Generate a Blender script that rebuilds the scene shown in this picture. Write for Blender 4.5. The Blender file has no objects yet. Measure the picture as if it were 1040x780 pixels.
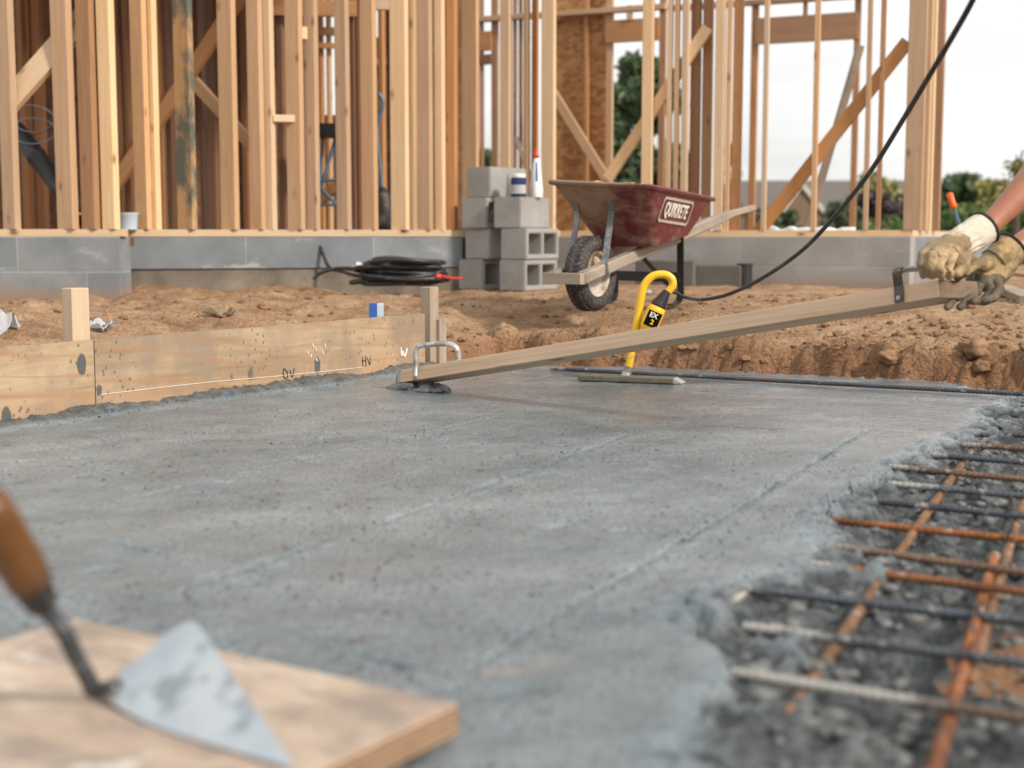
import bpy, bmesh, math, random
import numpy as np
from mathutils import Vector, Matrix, noise
random.seed(7)
R = math.radians
S = bpy.context.scene
COL = S.collection
V = Vector

# ------------------------------------------------------------------ camera
F, CX, CY, CAMZ = 1420.0, 520.0, 390.0, 0.55
TH = math.atan(150 / F)
FWD = V((0, math.cos(TH), -math.sin(TH))); UP = V((0, math.sin(TH), math.cos(TH))); RT = V((1, 0, 0))
CAM = V((0, 0, CAMZ))
cd = bpy.data.cameras.new('camera'); cam = bpy.data.objects.new('camera', cd); COL.objects.link(cam)
cam.location = CAM; cam.rotation_euler = (R(90) - TH, 0, 0)
cd.sensor_width = 36; cd.lens = F / 1040 * 36; cd.clip_start = 0.05; cd.clip_end = 3000
cd.dof.use_dof = True; cd.dof.focus_distance = 4.7; cd.dof.aperture_fstop = 2.7
S.camera = cam

def ray(px, py): return RT * ((px - CX) / F) - UP * ((py - CY) / F) + FWD
def Q(px, py, y):                      # point seen at a pixel, at world depth y
    d = ray(px, py); return CAM + d * (y / d.y)
def G(px, py, z=0.0):                  # point seen at a pixel, on the level plane z
    d = ray(px, py); return CAM + d * ((z - CAMZ) / d.z)

# ------------------------------------------------------------------ materials
def newmat(name):
    m = bpy.data.materials.new(name); m.use_nodes = True
    nt = m.node_tree; b = nt.nodes['Principled BSDF']; return m, nt, b
def N(nt, t, props=None, **inp):
    n = nt.nodes.new(t)
    for k, v in (props or {}).items(): setattr(n, k, v)
    for k, v in inp.items():
        key = int(k[1:]) if k[0] == 'i' and k[1:].isdigit() else k.replace('_', ' ')
        s = n.inputs[key]
        if hasattr(v, 'is_linked') or isinstance(v, bpy.types.NodeSocket): nt.links.new(v, s)
        else: s.default_value = v
    return n
def ramp(nt, fac, stops):
    n = nt.nodes.new('ShaderNodeValToRGB'); e = n.color_ramp.elements
    while len(e) > 1: e.remove(e[-1])
    for i, (p, c) in enumerate(stops):
        el = e[0] if i == 0 else e.new(p)
        el.position = p; el.color = tuple(c) + ((1,) if len(c) == 3 else ())
    nt.links.new(fac, n.inputs['Fac']); return n.outputs['Color']
def g3(v): return (v, v, v)
def mapping(nt, src, scale=(1, 1, 1), rot=(0, 0, 0), loc=(0, 0, 0)):
    return N(nt, 'ShaderNodeMapping', Vector=src, Scale=scale, Rotation=rot, Location=loc).outputs[0]
def tex(nt, vec, scale, detail=4, rough=.55, dist=0):
    return N(nt, 'ShaderNodeTexNoise', Vector=vec, Scale=scale, Detail=detail, Roughness=rough, Distortion=dist).outputs['Fac']
def mix(nt, fac, a, b, mode='MIX'):
    n = nt.nodes.new('ShaderNodeMix'); n.data_type = 'RGBA'; n.blend_type = mode
    for s, v in ((n.inputs[0], fac), (n.inputs[6], a), (n.inputs[7], b)):
        if isinstance(v, bpy.types.NodeSocket): nt.links.new(v, s)
        else: s.default_value = v if not isinstance(v, tuple) else (v if len(v) == 4 else v + (1,))
    return n.outputs[2]
def math_(nt, op, a, b=0.0, c=0.0):
    n = nt.nodes.new('ShaderNodeMath'); n.operation = op
    for s, v in zip(n.inputs, (a, b, c)):
        if isinstance(v, bpy.types.NodeSocket): nt.links.new(v, s)
        else: s.default_value = v
    return n.outputs[0]
def bump(nt, b, h, strength=.3, dist=.01):
    n = N(nt, 'ShaderNodeBump', Height=h, Strength=strength, Distance=dist); nt.links.new(n.outputs[0], b.inputs['Normal'])
def setc(nt, b, c):
    if isinstance(c, bpy.types.NodeSocket): nt.links.new(c, b.inputs['Base Color'])
    else: b.inputs['Base Color'].default_value = tuple(c) + (1,)
def coords(nt, rnd=True):
    tc = N(nt, 'ShaderNodeTexCoord').outputs['Object']
    if not rnd: return tc
    oi = N(nt, 'ShaderNodeObjectInfo')
    off = N(nt, 'ShaderNodeVectorMath', {'operation': 'SCALE'}, i0=(37.0, 19.0, 23.0))
    nt.links.new(oi.outputs['Random'], off.inputs['Scale'])
    return N(nt, 'ShaderNodeVectorMath', {'operation': 'ADD'}, i0=tc, i1=off.outputs[0]).outputs[0]

def plain(name, c, rough=.5, metal=0.0, var=.25, scale=14, bmp=.1, dirt=None, dirt_amt=.5, dscale=9):
    m, nt, b = newmat(name); co = coords(nt)
    n = tex(nt, co, scale, 6)
    col = ramp(nt, n, [(.3, [x * (1 - var) for x in c]), (.7, [min(1, x * (1 + var)) for x in c])])
    if dirt:
        d = tex(nt, co, dscale, 7, .62)
        f = ramp(nt, d, [(.62 - dirt_amt * .35, g3(0)), (.70 - dirt_amt * .3, g3(1))])
        col = mix(nt, f, col, dirt)
        nt.links.new(math_(nt, 'MULTIPLY_ADD', f, .3, rough), b.inputs['Roughness'])
    else: b.inputs['Roughness'].default_value = rough
    setc(nt, b, col); b.inputs['Metallic'].default_value = metal
    if bmp: bump(nt, b, tex(nt, co, scale * 6, 5), bmp, .004)
    return m
def wood(name, c1, c2, rough=.65, knots=True, dirt=0.0, dirtc=(.16, .14, .12), gs=1.0, var=.42):
    """grain runs along local Z"""
    m, nt, b = newmat(name); co = coords(nt)
    warp = tex(nt, mapping(nt, co, (5, 5, 1.1)), 1.0, 3)
    grain = tex(nt, mapping(nt, co, (42 * gs, 42 * gs, 1.6)), 1.0, 5, .6, 1.2)
    fine = tex(nt, mapping(nt, co, (260, 260, 7)), 1.0, 3)
    f = math_(nt, 'ADD', math_(nt, 'MULTIPLY', grain, .65), math_(nt, 'MULTIPLY', warp, .35))
    col = ramp(nt, f, [(.32, c2), (.47, [(a + d) / 2 for a, d in zip(c1, c2)]), (.62, c1)])
    col = mix(nt, math_(nt, 'MULTIPLY', fine, .35), col, mix(nt, .5, col, (.2, .1, .04)), 'MIX')
    if knots:
        vo = N(nt, 'ShaderNodeTexVoronoi', {'feature': 'F1'}, Vector=mapping(nt, co, (8, 8, 3.6)), Scale=1.0, Randomness=1.0).outputs['Distance']
        k = ramp(nt, vo, [(.055, g3(.9)), (.10, g3(.35)), (.17, g3(0))])
        col = mix(nt, k, col, (.22, .10, .04))
    oi = N(nt, 'ShaderNodeObjectInfo').outputs['Random']
    hv = N(nt, 'ShaderNodeHueSaturation', Color=col)
    nt.links.new(math_(nt, 'MULTIPLY_ADD', oi, var, 1 - var / 2), hv.inputs['Value'])
    nt.links.new(math_(nt, 'MULTIPLY_ADD', oi, .25, .86), hv.inputs['Saturation'])
    col = hv.outputs[0]
    if dirt:
        d = tex(nt, mapping(nt, co, (6, 6, 3)), 1.0, 7, .65)
        col = mix(nt, ramp(nt, d, [(.66 - dirt * .3, g3(0)), (.8 - dirt * .3, g3(1))]), col, dirtc)
    setc(nt, b, col); b.inputs['Roughness'].default_value = rough
    bump(nt, b, fine, .15, .002)
    return m

M = {}
M['wood'] = wood('spruce_lumber', (.60, .405, .24), (.46, .275, .145))
M['wood_light'] = wood('pale_lumber', (.74, .555, .36), (.62, .43, .25))
M['wood_orange'] = wood('fir_lumber', (.46, .245, .11), (.33, .155, .06))
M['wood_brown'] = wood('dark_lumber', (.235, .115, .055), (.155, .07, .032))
M['wood_stain'] = wood('stained_lumber', (.50, .33, .17), (.36, .22, .11), dirt=.75, dirtc=(.10, .11, .09))
M['wood_grey'] = wood('weathered_lumber', (.38, .315, .25), (.27, .22, .175), knots=False, dirt=.45, dirtc=(.21, .18, .15), var=.1)
M['wood_screed'] = wood('screed_lumber', (.76, .575, .415), (.54, .37, .235), dirt=.10, dirtc=(.45, .36, .28), gs=1.6, var=0)
M['end_grain'] = plain('weathered_end_grain', (.20, .145, .10), .8, 0, .3, 40, .4)
M['wood_handle'] = wood('trowel_handle_wood', (.15, .068, .024), (.085, .038, .013), knots=False, rough=.4, var=0)
M['steel'] = plain('galvanised_steel', (.42, .44, .44), .42, .8, .2, dirt=(.3, .28, .25), dirt_amt=.35)
M['strut_steel'] = plain('dull_strut_steel', (.17, .19, .20), .55, .3, .25, dirt=(.34, .32, .28), dirt_amt=.3, dscale=40)
M['alu'] = plain('cast_aluminium', (.50, .51, .50), .4, .65, .15, dirt=(.30, .29, .27), dirt_amt=.45, dscale=30)
M['dark_steel'] = plain('dark_strap_steel', (.10, .085, .075), .5, .5, .3, dirt=(.2, .14, .1), dirt_amt=.3, dscale=30)
M['shank_steel'] = plain('forged_steel', (.06, .065, .072), .45, .4, .3, dirt=(.2, .2, .19), dirt_amt=.2, dscale=40)
M['black_steel'] = plain('black_painted_steel', (.018, .02, .022), .45, .0, .2, dirt=(.22, .15, .1), dirt_amt=.1)
M['black_rubber'] = plain('black_rubber', (.018, .019, .021), .5, 0, .3, dirt=(.13, .10, .075), dirt_amt=.05)
M['cable'] = plain('cable_rubber', (.022, .023, .025), .42, 0, .3, dirt=(.12, .11, .10), dirt_amt=.12, dscale=20)
M['red_plastic'] = plain('red_plastic', (.52, .05, .04), .4)
M['yellow'] = plain('yellow_paint', (.85, .50, .02), .35, 0, .06, dirt=(.42, .36, .26), dirt_amt=.0, dscale=30)
M['white'] = plain('white_plastic', (.78, .79, .80), .4, 0, .05)
M['white_sheet'] = plain('white_sheeting', (.72, .74, .77), .5, 0, .08)
M['blue'] = plain('blue_plastic', (.03, .11, .42), .4, 0, .1)
M['navy'] = plain('navy_label', (.015, .03, .12), .45, 0, .1)
M['pale_blue'] = plain('pale_blue_plastic', (.48, .58, .66), .4, 0, .05)
M['teal_steel'] = plain('blue_grey_steel', (.10, .16, .22), .45, .2, .2)
M['orange'] = plain('orange_grip', (.80, .14, .02), .45, 0, .1)
M['text_white'] = plain('white_print', (.72, .68, .62), .6, 0, .12, 40, 0)
M['text_black'] = plain('black_print', (.02, .02, .02), .5, 0, .1, 40, 0)
M['leather'] = plain('yellow_leather', (.46, .34, .19), .75, 0, .25, 14, .5, dirt=(.25, .185, .11), dirt_amt=.55, dscale=13)
M['leather_worn'] = plain('worn_leather', (.42, .30, .145), .75, 0, .3, 16, .5, dirt=(.21, .16, .095), dirt_amt=.55, dscale=13)
M['leather_dark'] = plain('soiled_leather', (.115, .092, .066), .75, 0, .35, 25, .5)
M['canvas'] = plain('cream_canvas', (.62, .57, .47), .85, 0, .08, 30, .5, dirt=(.42, .35, .24), dirt_amt=.28, dscale=16)
M['binding'] = plain('black_binding', (.015, .015, .018), .7)
M['red_cloth'] = plain('red_cloth', (.25, .04, .04), .85)
M['denim'] = plain('work_trousers', (.08, .10, .14), .9)
M['boot'] = plain('boot_leather', (.12, .07, .04), .7)
M['hair'] = plain('hair', (.05, .03, .02), .7)

def skin():
    m, nt, b = newmat('skin'); co = coords(nt, False)
    n = tex(nt, co, 22, 5); c = ramp(nt, n, [(.3, (.34, .14, .08)), (.7, (.43, .195, .12))])
    setc(nt, b, c); b.inputs['Roughness'].default_value = .48
    b.inputs['Subsurface Weight'].default_value = .12; b.inputs['Subsurface Radius'].default_value = (.02, .008, .004)
    bump(nt, b, tex(nt, co, 160, 4), .12, .002); return m
M['skin'] = skin()

def soil():
    m, nt, b = newmat('soil'); co = coords(nt, False)
    big = tex(nt, co, .9, 4); mid = tex(nt, co, 5, 7, .6); fi = tex(nt, co, 60, 5, .6)
    col = ramp(nt, math_(nt, 'ADD', math_(nt, 'MULTIPLY', mid, .5), math_(nt, 'MULTIPLY', tex(nt, mapping(nt, co, (.8, 2.2, 1)), 2.0, 6, .65), .5)),
               [(.36, (.19, .105, .052)), (.47, (.355, .215, .118)), (.60, (.50, .34, .205))])
    col = mix(nt, ramp(nt, fi, [(.38, g3(.55)), (.5, g3(0))]), col, (.19, .095, .05))
    vo = N(nt, 'ShaderNodeTexVoronoi', {'feature': 'F1'}, Vector=co, Scale=45.0).outputs['Distance']
    col = mix(nt, ramp(nt, vo, [(.10, g3(.6)), (.16, g3(0))]), col, (.55, .43, .32))
    sep = N(nt, 'ShaderNodeSeparateXYZ', Vector=co)
    # the steep trench side is moister, redder clay
    clay = ramp(nt, tex(nt, co, 3.2, 4), [(.35, (.235, .108, .05)), (.65, (.34, .175, .09))])
    band = N(nt, 'ShaderNodeMapRange', Value=sep.outputs[2]); band.inputs[1].default_value = .125; band.inputs[2].default_value = .07
    col = mix(nt, math_(nt, 'MULTIPLY', band.outputs[0], .75), col, mix(nt, ramp(nt, fi, [(.35, g3(.6)), (.5, g3(0))]), clay, (.15, .07, .035)))
    # grass grows beyond the building plot
    gr = ramp(nt, tex(nt, co, 1.5, 5), [(.3, (.05, .085, .02)), (.7, (.13, .17, .05))])
    far = N(nt, 'ShaderNodeMapRange', Value=math_(nt, 'ADD', sep.outputs[1], math_(nt, 'MULTIPLY', big, 5)))
    far.inputs[1].default_value = 20; far.inputs[2].default_value = 23
    col = mix(nt, far.outputs[0], col, gr)
    setc(nt, b, col); b.inputs['Roughness'].default_value = .95
    hh = math_(nt, 'ADD', math_(nt, 'MULTIPLY', mid, .5), math_(nt, 'MULTIPLY', fi, .6))
    bump(nt, b, hh, 1.0, .045); return m
M['soil'] = soil()
M['clod'] = plain('soil_clod', (.25, .145, .08), .95, 0, .4, 20, .8)
M['sand'] = plain('dry_sand_mix', (.50, .40, .29), .95, 0, .25, 30, .8)

def concrete_wet():
    m, nt, b = newmat('wet_concrete'); co = coords(nt, False)
    sep = N(nt, 'ShaderNodeSeparateXYZ', Vector=co)
    al = mapping(nt, co, (1, 1, 1), (0, 0, R(-28)))
    big = tex(nt, mapping(nt, al, (.8, 2.2, 1)), 1.0, 4); mid = tex(nt, al, 7, 6, .6); gr_ = mapping(nt, co, (1.25, .42, 1), (0, 0, R(6))); fi = tex(nt, gr_, 130, 5, .7); fm = tex(nt, gr_, 48, 5, .65)
    col = ramp(nt, math_(nt, 'ADD', math_(nt, 'MULTIPLY', mid, .45), math_(nt, 'MULTIPLY', big, .55)),
               [(.36, (.108, .145, .170)), (.5, (.185, .226, .250)), (.64, (.275, .318, .340))])
    col = mix(nt, ramp(nt, fi, [(.34, g3(.75)), (.53, g3(0))]), col, (.085, .10, .108))
    col = mix(nt, ramp(nt, fm, [(.57, g3(0)), (.78, g3(.4))]), col, (.30, .325, .335))
    tan = ramp(nt, tex(nt, mapping(nt, al, (1.1, 3.5, 1), loc=(4, 2, 0)), 1.3, 5, .6), [(.63, g3(0)), (.74, g3(.45))])
    col = mix(nt, tan, col, (.34, .27, .215))
    # little open pores, drawn out across the pull of the screed
    pv = mapping(nt, co, (1.25, .5, 1), (0, 0, R(6)))
    pr = N(nt, 'ShaderNodeTexVoronoi', {'feature': 'F1'}, Vector=pv, Scale=30.0).outputs['Distance']
    msk = ramp(nt, tex(nt, al, 2.6, 4, .6), [(.40, g3(.12)), (.56, g3(1))])
    pore = math_(nt, 'MULTIPLY', ramp(nt, math_(nt, 'ADD', pr, math_(nt, 'MULTIPLY', fi, .12)), [(.17, g3(1)), (.25, g3(0))]), msk)
    pr2 = N(nt, 'ShaderNodeTexVoronoi', {'feature': 'F1'}, Vector=pv, Scale=95.0).outputs['Distance']
    pore2 = ramp(nt, pr2, [(.15, g3(.85)), (.27, g3(0))])
    pp = math_(nt, 'MAXIMUM', pore, math_(nt, 'MULTIPLY', pore2, math_(nt, 'MULTIPLY_ADD', msk, .7, .3)))
    col = mix(nt, pp, col, (.035, .042, .046))
    # coarse raw mix below struck surface, wetter and darker; also paints shade in grooves
    low = N(nt, 'ShaderNodeMapRange', Value=math_(nt, 'ADD', sep.outputs[2], math_(nt, 'MULTIPLY_ADD', tex(nt, co, 22, 6, .65), .024, -.012))); low.inputs[1].default_value = -.003; low.inputs[2].default_value = -.017
    raw = ramp(nt, tex(nt, co, 28, 6, .6), [(.36, (.022, .027, .03)), (.5, (.055, .064, .067)), (.66, (.125, .136, .138))])
    hi = N(nt, 'ShaderNodeMapRange', Value=math_(nt, 'ADD', sep.outputs[2], math_(nt, 'MULTIPLY', fi, .01))); hi.inputs[1].default_value = .013; hi.inputs[2].default_value = .021
    col = mix(nt, math_(nt, 'MAXIMUM', low.outputs[0], math_(nt, 'MULTIPLY', hi.outputs[0], .75)), col, raw)
    setc(nt, b, col)
    # standing water film: far right and in streaks
    wx = N(nt, 'ShaderNodeMapRange', Value=math_(nt, 'ADD', math_(nt, 'MULTIPLY', sep.outputs[0], 1.1), sep.outputs[1]))
    wx.inputs[1].default_value = 4.0; wx.inputs[2].default_value = 5.3
    st = ramp(nt, tex(nt, mapping(nt, co, (1.0, 5.5, 1), (0, 0, R(20))), 1.8, 4), [(.36, g3(.15)), (.56, g3(1))])
    wet = math_(nt, 'MULTIPLY', wx.outputs[0], st)
    ro = math_(nt, 'SUBTRACT', math_(nt, 'MULTIPLY_ADD', mid, .3, .16), math_(nt, 'MULTIPLY', wet, .08))
    ro = math_(nt, 'ADD', ro, math_(nt, 'MULTIPLY', low.outputs[0], .12))
    nt.links.new(math_(nt, 'MAXIMUM', ro, .07), b.inputs['Roughness'])
    h = math_(nt, 'SUBTRACT', math_(nt, 'ADD', math_(nt, 'MULTIPLY', mid, .5), math_(nt, 'ADD', math_(nt, 'MULTIPLY', fi, .35), math_(nt, 'MULTIPLY', fm, .5))), math_(nt, 'MULTIPLY', pp, .8))
    bn = N(nt, 'ShaderNodeBump', Height=h, Distance=.016)
    nt.links.new(math_(nt, 'SUBTRACT', .62, math_(nt, 'MULTIPLY', wet, .10)), bn.inputs['Strength'])
    nt.links.new(bn.outputs[0], b.inputs['Normal'])
    dry = math_(nt, 'SUBTRACT', 1.0, math_(nt, 'MULTIPLY', low.outputs[0], .7))
    nt.links.new(math_(nt, 'MULTIPLY', math_(nt, 'MULTIPLY_ADD', wet, .78, .20), dry), b.inputs['Coat Weight']); b.inputs['Coat IOR'].default_value = 1.5
    nt.links.new(math_(nt, 'MULTIPLY_ADD', wet, -.22, .36), b.inputs['Coat Roughness'])
    cn = N(nt, 'ShaderNodeBump', Height=math_(nt, 'ADD', math_(nt, 'MULTIPLY', mid, .8), math_(nt, 'MULTIPLY', fm, .7)), Distance=.012)
    nt.links.new(math_(nt, 'MULTIPLY_ADD', wet, .45, .40), cn.inputs['Strength']); nt.links.new(cn.outputs[0], b.inputs['Coat Normal']); return m
M['wet'] = concrete_wet()

def block_mat(name, c, var=.18):
    m, nt, b = newmat(name); co = coords(nt)
    n = tex(nt, co, 5, 5); f = tex(nt, co, 130, 4, .7)
    col = ramp(nt, math_(nt, 'ADD', math_(nt, 'MULTIPLY', n, .5), math_(nt, 'MULTIPLY', f, .5)),
               [(.35, [x * (1 - var * 1.6) for x in c]), (.65, [x * (1 + var) for x in c])])
    setc(nt, b, col); b.inputs['Roughness'].default_value = .92; bump(nt, b, f, .5, .006); return m
M['block'] = block_mat('concrete_masonry', (.335, .335, .325))
M['kerb'] = block_mat('dark_concrete', (.14, .13, .12))
def foundation_mat(name, k1, k2, k3):
    m, nt, b = newmat(name); co = coords(nt, False)
    sep = N(nt, 'ShaderNodeSeparateXYZ', Vector=co)
    uv = N(nt, 'ShaderNodeCombineXYZ', X=sep.outputs[0], Y=sep.outputs[2]).outputs[0]
    br = N(nt, 'ShaderNodeTexBrick', {'offset': .5}, Vector=uv, Scale=1.0)
    br.inputs['Brick Width'].default_value = .8; br.inputs['Row Height'].default_value = .2
    br.inputs['Mortar Size'].default_value = .006; br.inputs['Mortar Smooth'].default_value = .6; br.inputs['Bias'].default_value = 0
    br.inputs['Color1'].default_value = k1 + (1,); br.inputs['Color2'].default_value = k2 + (1,); br.inputs['Mortar'].default_value = (.34, .345, .34, 1)
    n = tex(nt, co, 3.5, 6, .6); f = tex(nt, co, 90, 4, .7)
    col = mix(nt, ramp(nt, n, [(.35, g3(.75)), (.62, g3(0))]), br.outputs['Color'], k3)
    col = mix(nt, ramp(nt, tex(nt, mapping(nt, co, (2, 2, 7), loc=(3, 0, 1)), 1.2, 6, .65), [(.60, g3(0)), (.68, g3(.7))]), col, (.38, .40, .41))
    soilf = N(nt, 'ShaderNodeMapRange', Value=math_(nt, 'SUBTRACT', sep.outputs[2], math_(nt, 'MULTIPLY', n, .22)))
    soilf.inputs[1].default_value = -.37; soilf.inputs[2].default_value = -.46
    col = mix(nt, math_(nt, 'MULTIPLY', soilf.outputs[0], .75), col, (.30, .19, .115))
    setc(nt, b, col); b.inputs['Roughness'].default_value = .88
    bump(nt, b, math_(nt, 'ADD', math_(nt, 'MULTIPLY', f, .3), math_(nt, 'MULTIPLY', br.outputs['Fac'], -.5)), .4, .008); return m
M['foundation'] = foundation_mat('foundation_masonry', (.185, .212, .235), (.25, .27, .282), (.13, .152, .17))
M['foundation_pale'] = foundation_mat('pale_foundation_masonry', (.30, .295, .285), (.36, .35, .335), (.24, .235, .225))
M['footing'] = block_mat('soil_stained_footing', (.20, .17, .14), .4)

def osb(name, c1, c2, c3):
    m, nt, b = newmat(name); co = coords(nt)
    v = N(nt, 'ShaderNodeTexVoronoi', {'feature': 'F1'}, Vector=mapping(nt, co, (1, 1, .55), (.3, .5, .7)), Scale=26.0)
    n = tex(nt, co, 60, 4); sp = N(nt, 'ShaderNodeSeparateColor', Color=v.outputs['Color']).outputs[0]
    col = ramp(nt, math_(nt, 'ADD', math_(nt, 'MULTIPLY', sp, .65), math_(nt, 'MULTIPLY', n, .35)), [(.2, c1), (.5, c2), (.8, c3)])
    setc(nt, b, col); b.inputs['Roughness'].default_value = .75; bump(nt, b, v.outputs['Distance'], .2, .004); return m
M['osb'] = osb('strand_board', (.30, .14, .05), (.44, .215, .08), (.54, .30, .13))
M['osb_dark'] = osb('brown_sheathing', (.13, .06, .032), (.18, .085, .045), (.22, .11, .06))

def form_ply():
    """local X along the board, local Z up from the concrete"""
    m, nt, b = newmat('form_plywood'); co = coords(nt)
    g = tex(nt, mapping(nt, co, (1.6, 1, 22)), 1.0, 5, .6, 1.4); w = tex(nt, mapping(nt, co, (1.1, 1, 3)), 1.4, 4)
    col = ramp(nt, math_(nt, 'ADD', math_(nt, 'MULTIPLY', g, .5), math_(nt, 'MULTIPLY', w, .5)),
               [(.36, (.25, .168, .10)), (.5, (.37, .265, .165)), (.64, (.47, .355, .235))])
    tc = N(nt, 'ShaderNodeTexCoord').outputs['Object']; sep = N(nt, 'ShaderNodeSeparateXYZ', Vector=tc)
    low = N(nt, 'ShaderNodeMapRange', Value=math_(nt, 'ADD', sep.outputs[2], math_(nt, 'MULTIPLY', w, -.12)))
    low.inputs[1].default_value = .055; low.inputs[2].default_value = -.03
    col = mix(nt, math_(nt, 'MULTIPLY', low.outputs[0], .55), col, (.40, .24, .14))
    st = tex(nt, mapping(nt, co, (3, 3, 2)), 1.5, 5, .6)
    col = mix(nt, ramp(nt, st, [(.48, g3(0)), (.62, g3(.75))]), col, (.25, .19, .14))
    rn = N(nt, 'ShaderNodeTexWave', {'wave_type': 'RINGS', 'rings_direction': 'Y'}, Vector=mapping(nt, co, (.5, 1, 2.2)), Scale=2.2, Distortion=7.0, Detail=2.0).outputs['Fac']
    col = mix(nt, ramp(nt, rn, [(.0, g3(.55)), (.12, g3(0))]), col, (.34, .19, .09))
    gp = tex(nt, mapping(nt, co, (7, 7, 2.2), loc=(1.3, 0, .4)), 1.0, 3)
    col = mix(nt, ramp(nt, gp, [(.65, g3(0)), (.70, g3(.55))]), col, (.22, .215, .20))
    # thrown cement: spots with short runs
    sp = N(nt, 'ShaderNodeTexVoronoi', {'feature': 'F1'}, Vector=mapping(nt, co, (12, 12, 6.5)), Scale=1.0).outputs['Distance']
    spc = ramp(nt, math_(nt, 'ADD', sp, math_(nt, 'MULTIPLY', tex(nt, co, 40, 3), .12)), [(.255, g3(1)), (.29, g3(0))])
    zone = ramp(nt, tex(nt, mapping(nt, co, (2.2, 2, 2)), 1.3, 3), [(.40, g3(0)), (.50, g3(1))])
    col = mix(nt, math_(nt, 'MULTIPLY', spc, zone), col, (.085, .09, .088))
    sp2 = N(nt, 'ShaderNodeTexVoronoi', {'feature': 'F1'}, Vector=mapping(nt, co, (48, 48, 34)), Scale=1.0).outputs['Distance']
    col = mix(nt, math_(nt, 'MULTIPLY', ramp(nt, sp2, [(.17, g3(.85)), (.24, g3(0))]), zone), col, (.11, .11, .105))
    setc(nt, b, col); b.inputs['Roughness'].default_value = .7; bump(nt, b, g, .15, .003); return m
M['form_ply'] = form_ply()

def ply_face():
    m, nt, b = newmat('plywood_face'); co = coords(nt, False)
    g = tex(nt, mapping(nt, co, (3, 26, 1)), 1.0, 5, .6, 1.0); w = tex(nt, co, 5, 4)
    col = ramp(nt, math_(nt, 'ADD', math_(nt, 'MULTIPLY', g, .5), math_(nt, 'MULTIPLY', w, .5)), [(.34, (.32, .24, .185)), (.5, (.44, .345, .27)), (.64, (.53, .44, .36))])
    col = mix(nt, ramp(nt, tex(nt, mapping(nt, co, (1, 2.2, 1)), 6, 7, .66), [(.48, g3(0)), (.60, g3(.8))]), col, (.23, .185, .155))
    col = mix(nt, ramp(nt, tex(nt, co, 11, 5, .6), [(.64, g3(0)), (.70, g3(.7))]), col, (.62, .58, .53))
    setc(nt, b, col); b.inputs['Roughness'].default_value = .7; bump(nt, b, g, .2, .003); return m
M['ply_face'] = ply_face()
def ply_edge():
    m, nt, b = newmat('plywood_edge'); co = coords(nt, False)
    sep = N(nt, 'ShaderNodeSeparateXYZ', Vector=co)
    w = math_(nt, 'SINE', math_(nt, 'MULTIPLY', sep.outputs[2], 900.0))
    col = ramp(nt, math_(nt, 'MULTIPLY_ADD', w, .5, math_(nt, 'MULTIPLY', tex(nt, co, 40, 4), .9)), [(.3, (.16, .09, .05)), (.8, (.40, .27, .17))])
    setc(nt, b, col); b.inputs['Roughness'].default_value = .8; return m
M['ply_edge'] = ply_edge()

def rebar_mat(name, c1, c2, cement=0.0, cem_len=.25):
    """local Z runs along the bar from its left / far end"""
    m, nt, b = newmat(name); co = coords(nt)
    n = tex(nt, mapping(nt, co, (26, 26, 11)), 1.0, 7, .68)
    col = ramp(nt, n, [(.40, c2), (.58, c1)])
    tc = N(nt, 'ShaderNodeTexCoord').outputs['Object']; sep = N(nt, 'ShaderNodeSeparateXYZ', Vector=tc)
    if cement:
        r = N(nt, 'ShaderNodeMapRange', Value=math_(nt, 'ADD', sep.outputs[2], math_(nt, 'ADD', math_(nt, 'MULTIPLY', n, .16), math_(nt, 'MULTIPLY', tex(nt, co, 38, 5, .7), .30))))
        r.inputs[1].default_value = cem_len + .25; r.inputs[2].default_value = cem_len + .20
        col = mix(nt, math_(nt, 'MULTIPLY', r.outputs[0], cement), col, mix(nt, tex(nt, co, 50, 4), (.24, .235, .22), (.48, .47, .44)))
        sp = ramp(nt, tex(nt, co, 30, 4), [(.62, g3(0)), (.66, g3(.8))])
        col = mix(nt, sp, col, (.36, .35, .33))
    setc(nt, b, col); b.inputs['Roughness'].default_value = .62; b.inputs['Metallic'].default_value = .25
    bump(nt, b, n, .3, .002); return m
M['bar_rust'] = rebar_mat('rusted_rebar', (.33, .115, .035), (.13, .05, .022), .9, .03)
M['bar_rust_white'] = rebar_mat('rusted_rebar_cement_end', (.29, .115, .045), (.13, .055, .026), 1.0, .08)
M['bar_dark'] = rebar_mat('dark_rebar', (.085, .10, .12), (.05, .055, .065), .7, .05)
M['bar_dark_white'] = rebar_mat('dark_rebar_cement_end', (.10, .115, .13), (.055, .06, .07), 1.0, .12)
M['bar_brown'] = rebar_mat('brown_rebar', (.20, .12, .075), (.11, .075, .055), .8, .06)
M['bar_tan'] = rebar_mat('tan_rusted_rebar', (.27, .145, .075), (.13, .075, .045), .5, .05)
M['bar_cement'] = rebar_mat('cement_coated_rebar', (.14, .10, .075), (.09, .065, .05), 1.0, .24)

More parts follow.
